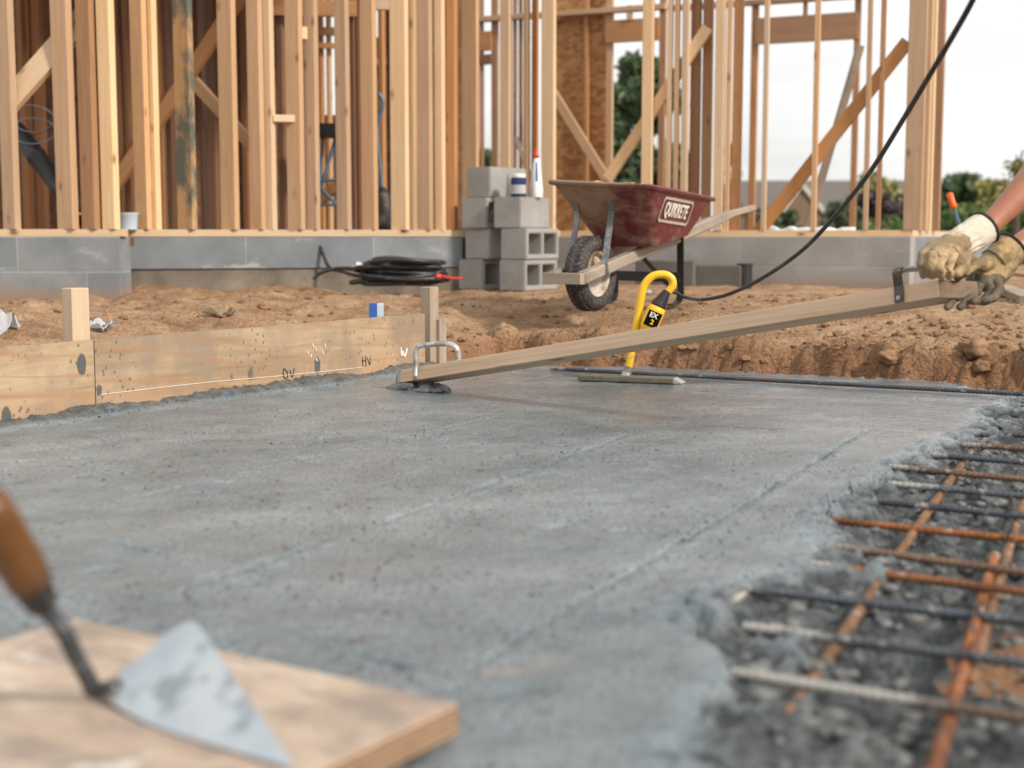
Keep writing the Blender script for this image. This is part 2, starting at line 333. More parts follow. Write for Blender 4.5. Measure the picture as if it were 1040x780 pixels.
def tub_paint():
    m, nt, b = newmat('dusty_red_paint'); co = coords(nt, False)
    base = ramp(nt, tex(nt, co, 8, 5), [(.3, (.110, .017, .026)), (.7, (.160, .030, .042))])
    sep = N(nt, 'ShaderNodeSeparateXYZ', Vector=co)
    # dried slurry: heavy on the nose of the tub and under the rim
    along = N(nt, 'ShaderNodeMapRange', Value=sep.outputs[0]); along.inputs[1].default_value = .40; along.inputs[2].default_value = -.05
    up = N(nt, 'ShaderNodeMapRange', Value=sep.outputs[2]); up.inputs[1].default_value = .36; up.inputs[2].default_value = .52
    n = tex(nt, mapping(nt, co, (5, 5, 8)), 1.0, 8, .68)
    v = math_(nt, 'ADD', n, math_(nt, 'MULTIPLY', math_(nt, 'MULTIPLY', along.outputs[0], math_(nt, 'MULTIPLY_ADD', up.outputs[0], .8, .2)), .24))
    f = ramp(nt, v, [(.50, g3(.0)), (.57, g3(.3)), (.64, g3(.6)), (.72, g3(.85))])
    col = mix(nt, f, base, (.31, .225, .155))
    sc = ramp(nt, tex(nt, mapping(nt, co, (30, 30, 6), (.4, .3, 0)), 1.0, 4), [(.68, g3(0)), (.72, g3(.6))])
    col = mix(nt, sc, col, (.36, .25, .2))
    setc(nt, b, col); nt.links.new(math_(nt, 'MULTIPLY_ADD', f, .5, .38), b.inputs['Roughness']); bump(nt, b, f, .25, .004); return m
M['tub'] = tub_paint()
M['tyre'] = plain('tyre_rubber', (.03, .03, .032), .7, 0, .3, dirt=(.15, .11, .08), dirt_amt=.28, dscale=95)
M['rim'] = plain('painted_rim', (.52, .49, .43), .5, .1, .12, dirt=(.36, .25, .16), dirt_amt=.35)
def blade_mat():
    m, nt, b = newmat('trowel_steel'); co = coords(nt, False)
    n = tex(nt, co, 9, 6, .6)
    col = ramp(nt, n, [(.35, (.36, .42, .47)), (.6, (.50, .55, .59))])
    f = ramp(nt, tex(nt, co, 15, 5, .6), [(.57, g3(0)), (.64, g3(.8))])
    col = mix(nt, f, col, (.22, .26, .29))
    f2 = ramp(nt, tex(nt, mapping(nt, co, loc=(3, 5, 1)), 22, 5, .6), [(.63, g3(0)), (.68, g3(.8))])
    col = mix(nt, f2, col, (.55, .55, .53))
    setc(nt, b, col); b.inputs['Metallic'].default_value = .45; nt.links.new(math_(nt, 'MULTIPLY_ADD', n, .3, .25), b.inputs['Roughness']); return m
M['blade'] = blade_mat()
def leafm(name, c):
    m, nt, b = newmat(name)
    g = N(nt, 'ShaderNodeTexCoord').outputs['Object']; n = tex(nt, g, 1.3, 4)
    setc(nt, b, ramp(nt, n, [(.3, [x * .55 for x in c]), (.7, [x * 1.5 for x in c])])); b.inputs['Roughness'].default_value = .6; return m
M['leaf_dark'] = leafm('dark_foliage', (.065, .105, .045)); M['leaf_green'] = leafm('green_foliage', (.13, .20, .06))
M['leaf_yellow'] = leafm('yellow_foliage', (.27, .25, .09)); M['leaf_plum'] = leafm('plum_foliage', (.075, .055, .06))
M['bark'] = plain('bark', (.10, .07, .05), .9)
M['roof'] = plain('grey_shingles', (.13, .115, .11), .85); M['siding'] = plain('brown_siding', (.20, .13, .09), .85)
M['trim'] = plain('pale_trim', (.55, .50, .44), .7); M['glass'] = plain('window_glass', (.04, .05, .06), .1)

# ------------------------------------------------------------------ object helpers
def tag(o, label=None, cat=None, group=None, kind=None):
    if label: o['label'] = label
    if cat: o['category'] = cat
    if group: o['group'] = group
    if kind: o['kind'] = kind
    return o
def thing(name, loc, label, cat, group=None):
    o = bpy.data.objects.new(name, None); COL.objects.link(o); o.location = loc; o.empty_display_size = .05
    return tag(o, label, cat, group)
def wloc(o):
    p = V((0, 0, 0))
    while o: p += V(o.location); o = o.parent
    return p
def link(name, me, mat, parent=None, smooth=False):
    for mm in (mat if isinstance(mat, (list, tuple)) else [mat]): me.materials.append(mm)
    if smooth:
        for p in me.polygons: p.use_smooth = True
    o = bpy.data.objects.new(name, me); COL.objects.link(o)
    if parent: o.parent = parent
    return o
def obj(name, bm, mat, parent=None, smooth=False, origin=None):
    """bm holds world coordinates; it is moved to the part's own origin"""
    bmesh.ops.recalc_face_normals(bm, faces=bm.faces)
    me = bpy.data.meshes.new(name)
    xs = [v.co for v in bm.verts]
    if origin is None:
        origin = wloc(parent) if parent else V((sum(v.x for v in xs) / len(xs), sum(v.y for v in xs) / len(xs), min(v.z for v in xs)))
    bmesh.ops.translate(bm, verts=bm.verts, vec=-V(origin)); bm.to_mesh(me); bm.free()
    o = link(name, me, mat, parent, smooth)
    o.location = V(origin) - (wloc(parent) if parent else V((0, 0, 0)))
    return o
def autosmooth(o, ang=40):
    me = o.data
    for p in me.polygons: p.use_smooth = True
    bm = bmesh.new(); bm.from_mesh(me)
    for e in bm.edges:
        e.smooth = not (len(e.link_faces) == 2 and e.calc_face_angle(0) > R(ang))
    bm.to_mesh(me); bm.free(); return o
def add_box(bm, c, size, rot=None, bevel=0.0):
    r = bmesh.ops.create_cube(bm, size=1.0); vs = r['verts']
    for v in vs: v.co = V((v.co.x * size[0], v.co.y * size[1], v.co.z * size[2]))
    if bevel:
        es = list({e for v in vs for e in v.link_edges})
        b = bmesh.ops.bevel(bm, geom=es, offset=bevel, segments=2, affect='EDGES', profile=.6)
        vs = list({v for f in b['faces'] for v in f.verts} | {v for v in vs if v.is_valid})
    M4 = Matrix.Translation(V(c)) @ (rot.to_4x4() if rot else Matrix())
    bmesh.ops.transform(bm, matrix=M4, verts=vs); return bm
def tube(bm, pts, rad, n=10, caps=True, flat=None):
    """sweep a ring along points; rad number or list; flat=(a,b) makes an elliptical ring"""
    pts = [V(p) for p in pts]; rads = rad if isinstance(rad, (list, tuple)) else [rad] * len(pts)
    t0 = (pts[1] - pts[0]).normalized(); up = V((0, 0, 1)) if abs(t0.z) < .9 else V((1, 0, 0))
    nrm = (up - t0 * up.dot(t0)).normalized(); rings = []
    for i, p in enumerate(pts):
        a = pts[max(i - 1, 0)]; c = pts[min(i + 1, len(pts) - 1)]; t = (c - a).normalized()
        nrm = (nrm - t * nrm.dot(t)).normalized(); bi = t.cross(nrm)
        fa, fb = flat if flat else (1, 1)
        rings.append([bm.verts.new(p + (nrm * math.cos(2 * math.pi * k / n) * fa + bi * math.sin(2 * math.pi * k / n) * fb) * rads[i]) for k in range(n)])
    for a, c in zip(rings, rings[1:]):
        for k in range(n): bm.faces.new((a[k], a[(k + 1) % n], c[(k + 1) % n], c[k]))
    if caps: bm.faces.new(rings[0][::-1]); bm.faces.new(rings[-1])
    return bm
def spline(pts, sub=8):
    pts = [V(p) for p in pts]; out = []
    P = [pts[0] * 2 - pts[1]] + pts + [pts[-1] * 2 - pts[-2]]
    for i in range(1, len(P) - 2):
        p0, p1, p2, p3 = P[i - 1:i + 3]
        for k in range(sub):
            t = k / sub
            out.append(.5 * ((2 * p1) + (p2 - p0) * t + (2 * p0 - 5 * p1 + 4 * p2 - p3) * t * t + (3 * p1 - p0 - 3 * p2 + p3) * t ** 3))
    return out + [pts[-1]]
def frame(z, x=None):
    z = V(z).normalized(); x = V(x) if x else (V((1, 0, 0)) if abs(z.x) < .9 else V((0, 1, 0)))
    x = (x - z * x.dot(z)).normalized(); y = z.cross(x)
    return Matrix((x, y, z)).transposed()
def beam(name, p0, p1, w, t, mat, parent=None, face=(0, -1, 0), bev=.002):
    """lumber: local Z along its length; t is measured along 'face', w across"""
    p0, p1 = V(p0), V(p1); z = p1 - p0; L = z.length; z.normalize()
    yv = V(face); yv = (yv - z * yv.dot(z)).normalized(); xv = yv.cross(z)
    bm = bmesh.new(); add_box(bm, (0, 0, L / 2), (w, t, L), None, bev)
    me = bpy.data.meshes.new(name); bmesh.ops.recalc_face_normals(bm, faces=bm.faces); bm.to_mesh(me); bm.free()
    o = link(name, me, mat, parent)
    mt = Matrix((xv, yv, z)).transposed().to_4x4(); mt.translation = p0 - (wloc(parent) if parent else V((0, 0, 0)))
    o.matrix_local = mt; return o
_ico = bmesh.new(); bmesh.ops.create_icosphere(_ico, subdivisions=2, radius=1); ICO = [v.co.copy() for v in _ico.verts]; _ico.free()
def capsule(bm, p0, r0, p1, r1):
    vs = [bm.verts.new(V(p) + c * r) for p, r in ((p0, r0), (p1, r1)) for c in ICO]
    bmesh.ops.convex_hull(bm, input=vs)
    bmesh.ops.delete(bm, geom=[v for v in bm.verts if not v.link_faces], context='VERTS')
def organic(name, chains, voxel, mat, parent, smooth=6, disp=0.0, dscale=40, extra=None):
    """one continuous skin over chains of (point, radius)"""
    tmp = bpy.data.meshes.new('tmp'); bm = bmesh.new()
    for ch in chains:
        for (a, ra), (c, rc) in zip(ch, ch[1:]):
            b2 = bmesh.new(); capsule(b2, a, ra, c, rc); m2 = bpy.data.meshes.new('t2'); b2.to_mesh(m2); b2.free(); bm.from_mesh(m2); bpy.data.meshes.remove(m2)
    bm.to_mesh(tmp); bm.free()
    o = bpy.data.objects.new('tmp', tmp); COL.objects.link(o)
    r = o.modifiers.new('r', 'REMESH'); r.mode = 'VOXEL'; r.voxel_size = voxel
    s = o.modifiers.new('s', 'SMOOTH'); s.iterations = smooth; s.factor = .5
    bpy.context.view_layer.update()
    me = bpy.data.meshes.new_from_object(o.evaluated_get(bpy.context.evaluated_depsgraph_get()))
    bpy.data.objects.remove(o); me.name = name
    org = wloc(parent) if parent else V((0, 0, 0))
    if disp:
        me.update()
        for v, nn in [(v, v.normal.copy()) for v in me.vertices]:
            v.co += nn * disp * noise.fractal(v.co * dscale, .6, 2.0, 3)
    me.transform(Matrix.Translation(-org)); me.materials.clear()
    return link(name, me, mat, parent, True)
def text_mesh(name, body, size, M3, origin, mat, parent, depth=.002, bold=0.0, sx=1.0, space=1.0):
    cu = bpy.data.curves.new(name, 'FONT'); cu.body = body; cu.size = size; cu.extrude = depth; cu.offset = bold
    cu.align_x = 'CENTER'; cu.align_y = 'CENTER'; cu.space_character = space
    o = bpy.data.objects.new('tmp', cu); COL.objects.link(o); bpy.context.view_layer.update()
    me = bpy.data.meshes.new_from_object(o.evaluated_get(bpy.context.evaluated_depsgraph_get()))
    bpy.data.objects.remove(o); me.name = name; me.materials.clear()
    mt = M3.to_4x4() @ Matrix.Diagonal((sx, 1, 1, 1)); mt.translation = V(origin) - wloc(parent)
    me.transform(mt); return link(name, me, mat, parent)
def prism(bm, pts, nrm, depth):
    """outline (world points) thickened by depth along -nrm"""
    f = [bm.verts.new(V(p)) for p in pts]; k = [bm.verts.new(V(p) - V(nrm) * depth) for p in pts]; n = len(pts)
    bm.faces.new(f); bm.faces.new(k[::-1])
    for i in range(n): bm.faces.new((f[i], k[i], k[(i + 1) % n], f[(i + 1) % n]))
def lathe(bm, base, prof, axis=(0, 0, 1), n=24):
    Fm = frame(axis); rings = []
    for r, h in prof:
        rings.append([bm.verts.new(V(base) + Fm @ V((math.cos(2 * math.pi * k / n) * r, math.sin(2 * math.pi * k / n) * r, h))) for k in range(n)])
    for a, c in zip(rings, rings[1:]):
        for k in range(n): bm.faces.new((a[k], a[(k + 1) % n], c[(k + 1) % n], c[k]))
    if prof[0][0] > 1e-4: bm.faces.new(rings[0][::-1])
    if prof[-1][0] > 1e-4: bm.faces.new(rings[-1])
    bmesh.ops.remove_doubles(bm, verts=bm.verts, dist=1e-6)

# ------------------------------------------------------------------ ground
def line(a, b):
    a, b = V((a.x, a.y)), V((b.x, b.y)); d = (b - a).normalized(); return a, d
A0, A1 = G(0, 435), G(430, 376)
la, da = line(A0, A1)                      # form board line, left of it is outside
B0, B1 = G(700, 374), G(1040, 390)
lb, db = line(B0, B1)
def dA(x, y): return -(da.x * (y - la.y) - da.y * (x - la.x)) * -1.0
def dB(x, y): return (db.x * (y - lb.y) - db.y * (x - lb.x))
def sm(t): t = min(1, max(0, t)); return t * t * (3 - 2 * t)
def nz(x, y, s, o=0): return noise.noise(V((x * s + o, y * s - o, o * .37)))
def fr(x, y, s, octv=4, o=0): return noise.fractal(V((x * s + o, y * s, o)), .7, 2.1, octv)
def hfun(x, y, detail=True):
    a, b = dA(x, y), dB(x, y)
    d = max(a, b)
    if d <= -.25: 
        return -.088 + (.010 * fr(x, y, 9, 4, 3) if detail else 0)
    dn = d + ((.055 * nz(x, y, 2.1, 5) + .045 * fr(x, y, 5, 5, 9) + .012 * nz(x, y, 23, 1)) if b > a else 0) - (.03 if b > a else 0)
    h = -.088 + .195 * sm(dn / .13) + .10 * sm((dn - .1) / 1.0)
    # soil banked up in the recess of the house
    h += .07 * math.exp(-((x + 2.1) / .55) ** 2 - ((y - 8.6) / .6) ** 2) - .02 * sm((-x) / .5) * sm((y - 7.6) / .6) - .03 * sm((-x - 1.9) / .4) * sm((y - 6.5) / 1.0)
    far = sm((y - 22) / 40.0); h -= .35 * far
    if detail and y < 16:
        k = sm(dn / .12)
        left = sm((.6 - x) / 1.0)
        h += k * ((.024 + .024 * left) * fr(x, y, 1.9, 4, 2) + (.008 + .009 * left) * fr(x, y, 7, 4, 7) + .005 * fr(x, y, 26, 3, 4))
        if b > a and dn < .3:      # broken, lumpy trench side
            w = sm(dn / .05) * sm((.3 - dn) / .2)
            h += w * (.042 * fr(x, y, 9, 5, 11) + .022 * abs(fr(x, y, 30, 3, 6)) - .03 * max(0, nz(x * 1.0, y, 6, 8)) + .014 * fr(x, y, 60, 2, 3))
    return h
def GH(px, py):                            # point seen at a pixel, on the soil
    d = ray(px, py); t = 1.0
    while t < 60:
        p = CAM + d * t
        if p.z < hfun(p.x, p.y): return p
        t += .01
    return p
def axis_coords(lo, hi, f0, f1, fine, grow=1.35):
    c = list(np.arange(f0, f1, fine)); s = fine; x = c[-1]
    while x < hi: s *= grow; x += s; c.append(min(x, hi))
    s = fine; x = f0
    while x > lo: s *= grow; x -= s; c.insert(0, max(x, lo))
    return c
def height_mesh(name, xs, ys, fn, mat):
    nx, ny = len(xs), len(ys)
    vs = [(x, y, fn(x, y)) for y in ys for x in xs]
    fs = [(j * nx + i, j * nx + i + 1, (j + 1) * nx + i + 1, (j + 1) * nx + i) for j in range(ny - 1) for i in range(nx - 1)
          if vs[j * nx + i][2] is not None and vs[j * nx + i + 1][2] is not None and vs[(j + 1) * nx + i + 1][2] is not None and vs[(j + 1) * nx + i][2] is not None]
    vs = [v if v[2] is not None else (v[0], v[1], -1) for v in vs]
    me = bpy.data.meshes.new(name); me.from_pydata(vs, [], fs)
    bm = bmesh.new(); bm.from_mesh(me); bmesh.ops.delete(bm, geom=[v for v in bm.verts if not v.link_faces], context='VERTS'); bm.to_mesh(me); bm.free()
    o = link(name, me, mat, None, True); return o
gx = axis_coords(-900, 900, -3.6, 4.2, .019); gy = axis_coords(-60, 1500, .9, 10.3, .03)
gy = sorted([y for y in gy if not 4.7 < y < 6.5] + list(np.arange(4.71, 6.49, .0105)))
ground = height_mesh('ground', gx, gy, hfun, M['soil']); tag(ground, 'bare sandy brown building plot with a trench cut for the slab', 'ground', kind='structure')

# ------------------------------------------------------------------ wet slab
edge_px = [(1018, 404), (1012, 412), (985, 430), (950, 448), (905, 470), (885, 490), (850, 508), (806, 527), (826, 556), (800, 574), (744, 596), (694, 612), (700, 650), (694, 690), (704, 740), (716, 800), (730, 1000)]
EP = sorted([(G(*p).y, G(*p).x) for p in edge_px]); EY = [e[0] for e in EP]; EX = [e[1] for e in EP]
def seg_d(x, y, a, b):
    p = V((x, y)); ab = b - a; t = max(0, min(1, (p - a).dot(ab) / ab.dot(ab))); q = p - (a + ab * t)
    side = ab.x * (p.y - a.y) - ab.y * (p.x - a.x)
    return q.length, t, (1 if side > 0 else -1)
def g2(px, py): p = G(px, py); return V((p.x, p.y))
GROOVES = [(g2(468, 682), g2(884, 434), 0.0135, .012, 0.0049), (g2(176, 602), g2(352, 542), 0.0243, .014, 0.0035), (g2(352, 542), g2(640, 440), 0.0121, .013, 0.0049),
           (g2(40, 526), g2(560, 410), 0.0095, .016, 0.0028), (g2(95, 545), g2(205, 572), 0.0081, .010, 0.0014), (g2(330, 655), g2(480, 690), 0.0108, .010, 0.0014),
           (g2(690, 432), g2(872, 438), 0.0095, .012, 0.0021), (g2(700, 398), g2(930, 408), 0.0108, .014, 0.0021), (g2(640, 412), g2(820, 420), 0.0081, .014, 0.0014),
           (g2(200, 630), g2(330, 655), 0.0041, .01, 0.0014)]
def slab_h(x, y):
    a = dA(x, y); b = dB(x, y)
    if a > .02 or b > -.012: return None
    e = float(np.interp(y, EY, EX))
    wob = .075 * nz(x, y, 2.8, 21) + .045 * nz(x, y, 8, 8) + .030 * fr(x, y, 17, 4, 3)
    dx = x - e + wob
    if dx > .75: return None
    z = .0022 * fr(x, y, 3.0, 3, 1) + .0009 * fr(x, y, 17, 3, 5)
    if y < 5.7:
        for (p, q, dep, wid, rim) in GROOVES:
            if x < min(p.x, q.x) - .2 or x > max(p.x, q.x) + .2 or y < min(p.y, q.y) - .2 or y > max(p.y, q.y) + .2: continue
            d, t, sd = seg_d(x + .008 * nz(x, y, 7, 2) + .004 * nz(x, y, 30, 6), y, p, q)
            if d > .06: continue
            k = sm(t / .05) * sm((1 - t) / .05); big = dep / .013
            tear = max(0, .55 + 1.3 * nz(x, y, 5, 33))
            z -= k * min(1.6, tear) * .011 * big * math.exp(-(d / .0048) ** 2)                # the torn line itself
            z -= k * big * .006 * max(0, nz(x * 1.2, y * .8, 75, 5) - .12) * math.exp(-(d / .020) ** 2) * 3 * tear   # plucked pits beside it
            z += k * .0022 * big * math.exp(-((d - .026) / .016) ** 2) * (1 if sd < 0 else .2)
    rough_ = sm((nz(x, y, 1.3, 44) + .15) / .35) * sm((5.0 - y) / 1.2)
    pit = nz(x * .7, y * 1.5, 24, 7)
    z -= rough_ * .005 * max(0, pit - .30) / .3
    # raw edge of the pour
    if dx > -.16:
        lip = math.exp(-((dx + .03) / .05) ** 2) * (.001 + .008 * nz(x, y, 7, 4))
        drop = .026 * sm((dx + .02) / .08) + .032 * sm((dx - .06) / .22) + .085 * sm((dx - .30) / .30) * (1 - .75 * sm((1.85 - y) / .2))
        w = sm((dx + .05) / .10)
        lumps = w * (.030 * fr(x, y, 9, 5, 2) + .022 * abs(fr(x, y, 25, 4, 9)) + .001)
        z += lip - drop + lumps
    # squeezed mortar along the form board
    if a > -.14:
        k = sm((a + .10 + .03 * nz(x, y, 4, 5) + .02 * nz(x, y, 15, 6)) / .08)
        z += k * max(0, .026 + .020 * nz(x, y, 2.6, 13) + .010 * nz(x, y, 9, 3) + .010 * fr(x, y, 30, 3, 2))
    if b > -.10: z -= .10 * sm((b + .05 + .02 * nz(x, y, 8, 2)) / .04) ; z += sm((b + .09) / .03) * .008 * fr(x, y, 22, 3, 2)
    return z
sx = list(np.arange(-2.3, 2.3, .0105)); sy = list(np.arange(.9, 5.95, .0105))
slab = height_mesh('concrete_slab', sx, sy, slab_h, M['wet'])
bm = bmesh.new(); bm.from_mesh(slab.data)          # finer faces where the screed tore the surface
for lim in (.055, .03):
    near = []
    for f in bm.faces:
        c = f.calc_center_median()
        for (p, q, dep, wid, rim) in GROOVES:
            if min(p.x, q.x) - .06 < c.x < max(p.x, q.x) + .06 and min(p.y, q.y) - .06 < c.y < max(p.y, q.y) + .06 and seg_d(c.x, c.y, p, q)[0] < lim: near.append(f); break
    es = list({e for f in near for e in f.edges})
    bmesh.ops.subdivide_edges(bm, edges=es, cuts=1, use_grid_fill=True)
for v in bm.verts:
    z_ = slab_h(v.co.x, v.co.y)
    if z_ is not None: v.co.z = z_
bmesh.ops.triangulate(bm, faces=[f for f in bm.faces if len(f.verts) > 4])
bm.to_mesh(slab.data); bm.free()
for p_ in slab.data.polygons: p_.use_smooth = True; tag(slab, 'freshly poured wet grey concrete slab with ragged right edge', 'concrete slab', kind='structure')

# ------------------------------------------------------------------ form boards and stakes
def form_board(p, q, label, zt0, zt1):
    """panel between two points on the form line"""
    p, q = V((p.x, p.y, 0)), V((q.x, q.y, 0)); x = (q - p); L = x.length; x.normalize(); y = V((-x.y, x.x, 0))
    bm = bmesh.new(); n = 26
    rows = []
    for i in range(n + 1):
        t = i / n; zt = zt0 + (zt1 - zt0) * t + .003 * nz(t * L, 0, 7, 4)
        rows.append([bm.verts.new((t * L, yy, zz)) for yy, zz in ((0, -.09), (.018, -.09), (.018, zt), (0, zt))])
    for a, c in zip(rows, rows[1:]):
        for k in range(4): bm.faces.new((a[k], a[(k + 1) % 4], c[(k + 1) % 4], c[k]))
    bm.faces.new(rows[0]); bm.faces.new(rows[-1][::-1])
    bmesh.ops.recalc_face_normals(bm, faces=bm.faces)
    me = bpy.data.meshes.new('form_board'); bm.to_mesh(me); bm.free()
    o = link('form_board', me, M['form_ply']); mt = Matrix((x, y, V((0, 0, 1)))).transposed().to_4x4(); mt.translation = p; o.matrix_world = mt
    tag(o, label, 'form board', 'plywood form boards'); return o, x, y
fbn = V((-da.y, da.x, 0)); 
def on_line(px, off=0.0):                  # point on the form line under a pixel column
    d = ray(px, 400); k = d.x / d.y; # x = k*y ; (x,y) = la + s*da
    s = (k * la.y - la.x) / (da.x - k * da.y); p = la + da * s
    return V((p.x, p.y, 0)) + fbn * off
pS = on_line(97); pE = on_line(432)
pL = pS - V((da.x, da.y, 0)) * 1.6
fb2, fx, fy = form_board(pS + V((da.x, da.y, 0)) * .002, pE, 'long cement-spattered plywood form board reaching back to the grey stake', .232, .232)
fb1, _, _ = form_board(pL, pS - V((da.x, da.y, 0)) * .002, 'plywood form board at the left frame edge, left of the joint', .232, .231)
# pencilled marks and a chalk line on the boards (they belong to the boards)
def mark(parent, strokes, mat, r=.0022):
    bm = bmesh.new()
    for st in strokes:
        pts = [parent.matrix_world @ V((u, -.0015, v)) for u, v in st]; tube(bm, spline(pts, 4) if len(pts) > 2 else pts, r, 5)
    bmesh.ops.transform(bm, matrix=parent.matrix_world.inverted(), verts=bm.verts)
    me = bpy.data.meshes.new('marking'); bm.to_mesh(me); bm.free(); o = link('marking', me, mat, parent); return o
bpy.context.view_layer.update()
def fb_u(px): return (on_line(px) - pS).length
u0 = fb_u(292)
mark(fb2, [[(u0 + .000, .060), (u0 - .022, .075), (u0 - .022, .045), (u0 - .002, .040), (u0 - .004, .058)], [(u0 + .012, .066), (u0 + .024, .040), (u0 + .036, .072)],
           [(u0 - .015, .028), (u0 + .005, .018), (u0 + .012, .030), (u0 - .01, .034)]], M['text_black'], .0017)
u1 = fb_u(368)
mark(fb2, [[(u1, .085), (u1 + .002, .045)], [(u1 - .004, .068), (u1 + .02, .070)], [(u1 + .018, .088), (u1 + .022, .045)], [(u1 + .03, .08), (u1 + .045, .05), (u1 + .05, .075)]], M['text_black'], .0017)
um = fb_u(415)
mark(fb2, [[(um - .055, .105), (um - .05, .07), (um - .042, .088), (um - .03, .066), (um - .012, .098)]], M['text_white'], .004)
mark(fb2, [[(.02, .062), (u0 * .5, .060), (u0, .050), (u1, .044)]], M['text_white'], .0011)
u2 = fb_u(312)
for dx_, z_ in ((0, .13), (.02, .115), (.045, .14), (.05, .10), (.085, .125), (.03, .155), (.1, .15)): mark(fb2, [[(u2 + dx_, z_), (u2 + dx_ + .004, z_ - .012)]], M['text_white'], .003)

def stake(p, zt, w, t, mat, label, lean=0.0):
    a = V((p.x, p.y, -.12)); b = V((p.x + lean, p.y, zt))
    o = beam('form_stake', a, b, w, t, mat, None, -fbn, .003); tag(o, label, 'stake', 'stakes behind the form boards'); return o
ps = on_line(91, .05); stake(ps, CAMZ - (292 - 240) * ps.y / F, .068, .045, M['wood_light'], 'pale square wooden stake behind the left form board')
pe = on_line(440, .03) + V((da.x, da.y, 0)) * .02; stake(pe, CAMZ - (291 - 240) * pe.y / F, .062, .05, M['wood_grey'], 'weathered grey wooden stake at the far end of the form board')
pe2 = on_line(443, -.002) + V((da.x, da.y, 0)) * .035
o = beam('stop_board', V((pe2.x, pe2.y, -.1)), V((pe2.x, pe2.y, .205)), .05, .02, M['wood_grey'], None, -fbn); tag(o, 'short grey board end beside the far stake', 'board')

# ------------------------------------------------------------------ rebar grid
def rebar(p0, p1, d, mat, label, group='steel reinforcing bars over the trench'):
    p0, p1 = V(p0), V(p1); L = (p1 - p0).length; z = (p1 - p0).normalized()
    bm = bmesh.new(); n = int(L / .0045); pts, rr = [], []
    sag = V((0, 0, -1))
    for i in range(n + 1):
        t = i / n; pts.append(V((.003 * math.sin(3.1 * t + L * 9), .003 * math.sin(2.3 * t + L * 5), t * L)))
        rr.append(d / 2 * (1.17 if i % 3 == 0 else .93))
    tube(bm, pts, rr, 9); me = bpy.data.meshes.new('rebar'); bmesh.ops.recalc_face_normals(bm, faces=bm.faces); bm.to_mesh(me); bm.free()
    o = link('rebar', me, mat, None, True); mt = frame(z).to_4x4(); mt.translation = p0; o.matrix_world = mt
    tag(o, label, 'rebar', group); return o
def bar_px(a, b, z0, z1, d, mat, label, ext=1.35):
    p, q = G(a[0], a[1], z0), G(b[0], b[1], z1); q = p + (q - p) * ext; return rebar(p, q, d, M[mat], label)
ZC = -.012
cross = [((1000, 441), (1040, 443), 'bar_dark', 'short dark cross bar farthest back beside the raw slab edge'),
         ((978, 453), (1040, 456), 'bar_brown', 'brown cross bar second from the back beside the slab edge'),
         ((938, 463), (1040, 469), 'bar_dark', 'thin dark cross bar third from the back, ahead of the brown one'),
         ((903, 475), (1040, 486), 'bar_brown', 'brown ribbed cross bar between two dark ones at mid trench'),
         ((896, 492), (1040, 503), 'bar_dark_white', 'dark cross bar with a short white cement tip, behind the orange bar'),
         ((856, 506), (1040, 523), 'bar_dark', 'blue black cross bar directly behind the bright orange bar'),
         ((804, 524), (1040, 547), 'bar_rust', 'bright orange rusted cross bar ending at the slab edge'),
         ((838, 555), (1040, 580), 'bar_brown', 'brown cross bar directly in front of the bright orange bar'),
         ((818, 573), (1040, 600), 'bar_rust_white', 'rusted cross bar with a white cement coated left end'),
         ((744, 596), (1040, 630), 'bar_dark', 'long blue grey cross bar reaching furthest into the slab'),
         ((756, 637), (1040, 672), 'bar_dark_white', 'dark cross bar with pale cement blotches, second nearest'),
         ((744, 684), (1040, 728), 'bar_cement', 'nearest whole cross bar, its left half thick with cement')]
for i, (a, b, mt, lb_) in enumerate(cross):
    bar_px(a, b, ZC - .004, ZC + .004 * ((i * 7) % 3 - 1), .0150 if i > 4 else .0155, mt, lb_)
bar_px((993, 450), (812, 712), ZC - .016, ZC - .018, .0165, 'bar_tan', 'tan rusted lengthwise bar lying under all the cross bars', 1.03)
bar_px((1046, 486), (988, 690), ZC - .016, ZC - .02, .0150, 'bar_tan', 'lengthwise bar at the right, lapped behind the brighter orange one', 1.0)
bar_px((1012, 565), (944, 790), ZC - .016, ZC - .018, .0170, 'bar_rust', 'orange rusted lengthwise bar running out of the bottom frame edge', 1.1)
bar_px((864, 508), (824, 548), ZC - .012, ZC - .03, .0140, 'bar_tan', 'short tilted bar stub under the bright orange bar end', 1.0)
bar_px((762, 598), (726, 626), ZC - .010, ZC - .022, .0140, 'bar_dark_white', 'short bar stub poking from the slab under the blue grey bar', 1.0)
# bars along the back of the pour
p, q = G(560, 374, .012), G(1040, 401, .012)
rebar(p, p + (q - p) * 1.3, .016, M['bar_dark'], 'long dark bar lying along the back edge of the slab')
p, q = G(890, 391, -.02), G(1040, 405, -.02)
rebar(p, p + (q - p) * 1.3, .016, M['bar_rust'], 'rusty bar below the dark bar at the back of the trench')
p, q = G(930, 402, -.03), G(1040, 413, -.03)
rebar(p, p + (q - p) * 1.3, .015, M['bar_rust_white'], 'third bar at the back of the trench, cement on its left end')
p, q = G(1040, 392, -.035), G(1004, 412, -.035)
rebar(p, q, .016, M['bar_tan'], 'short rusted bar crossing under the back bars at the right')
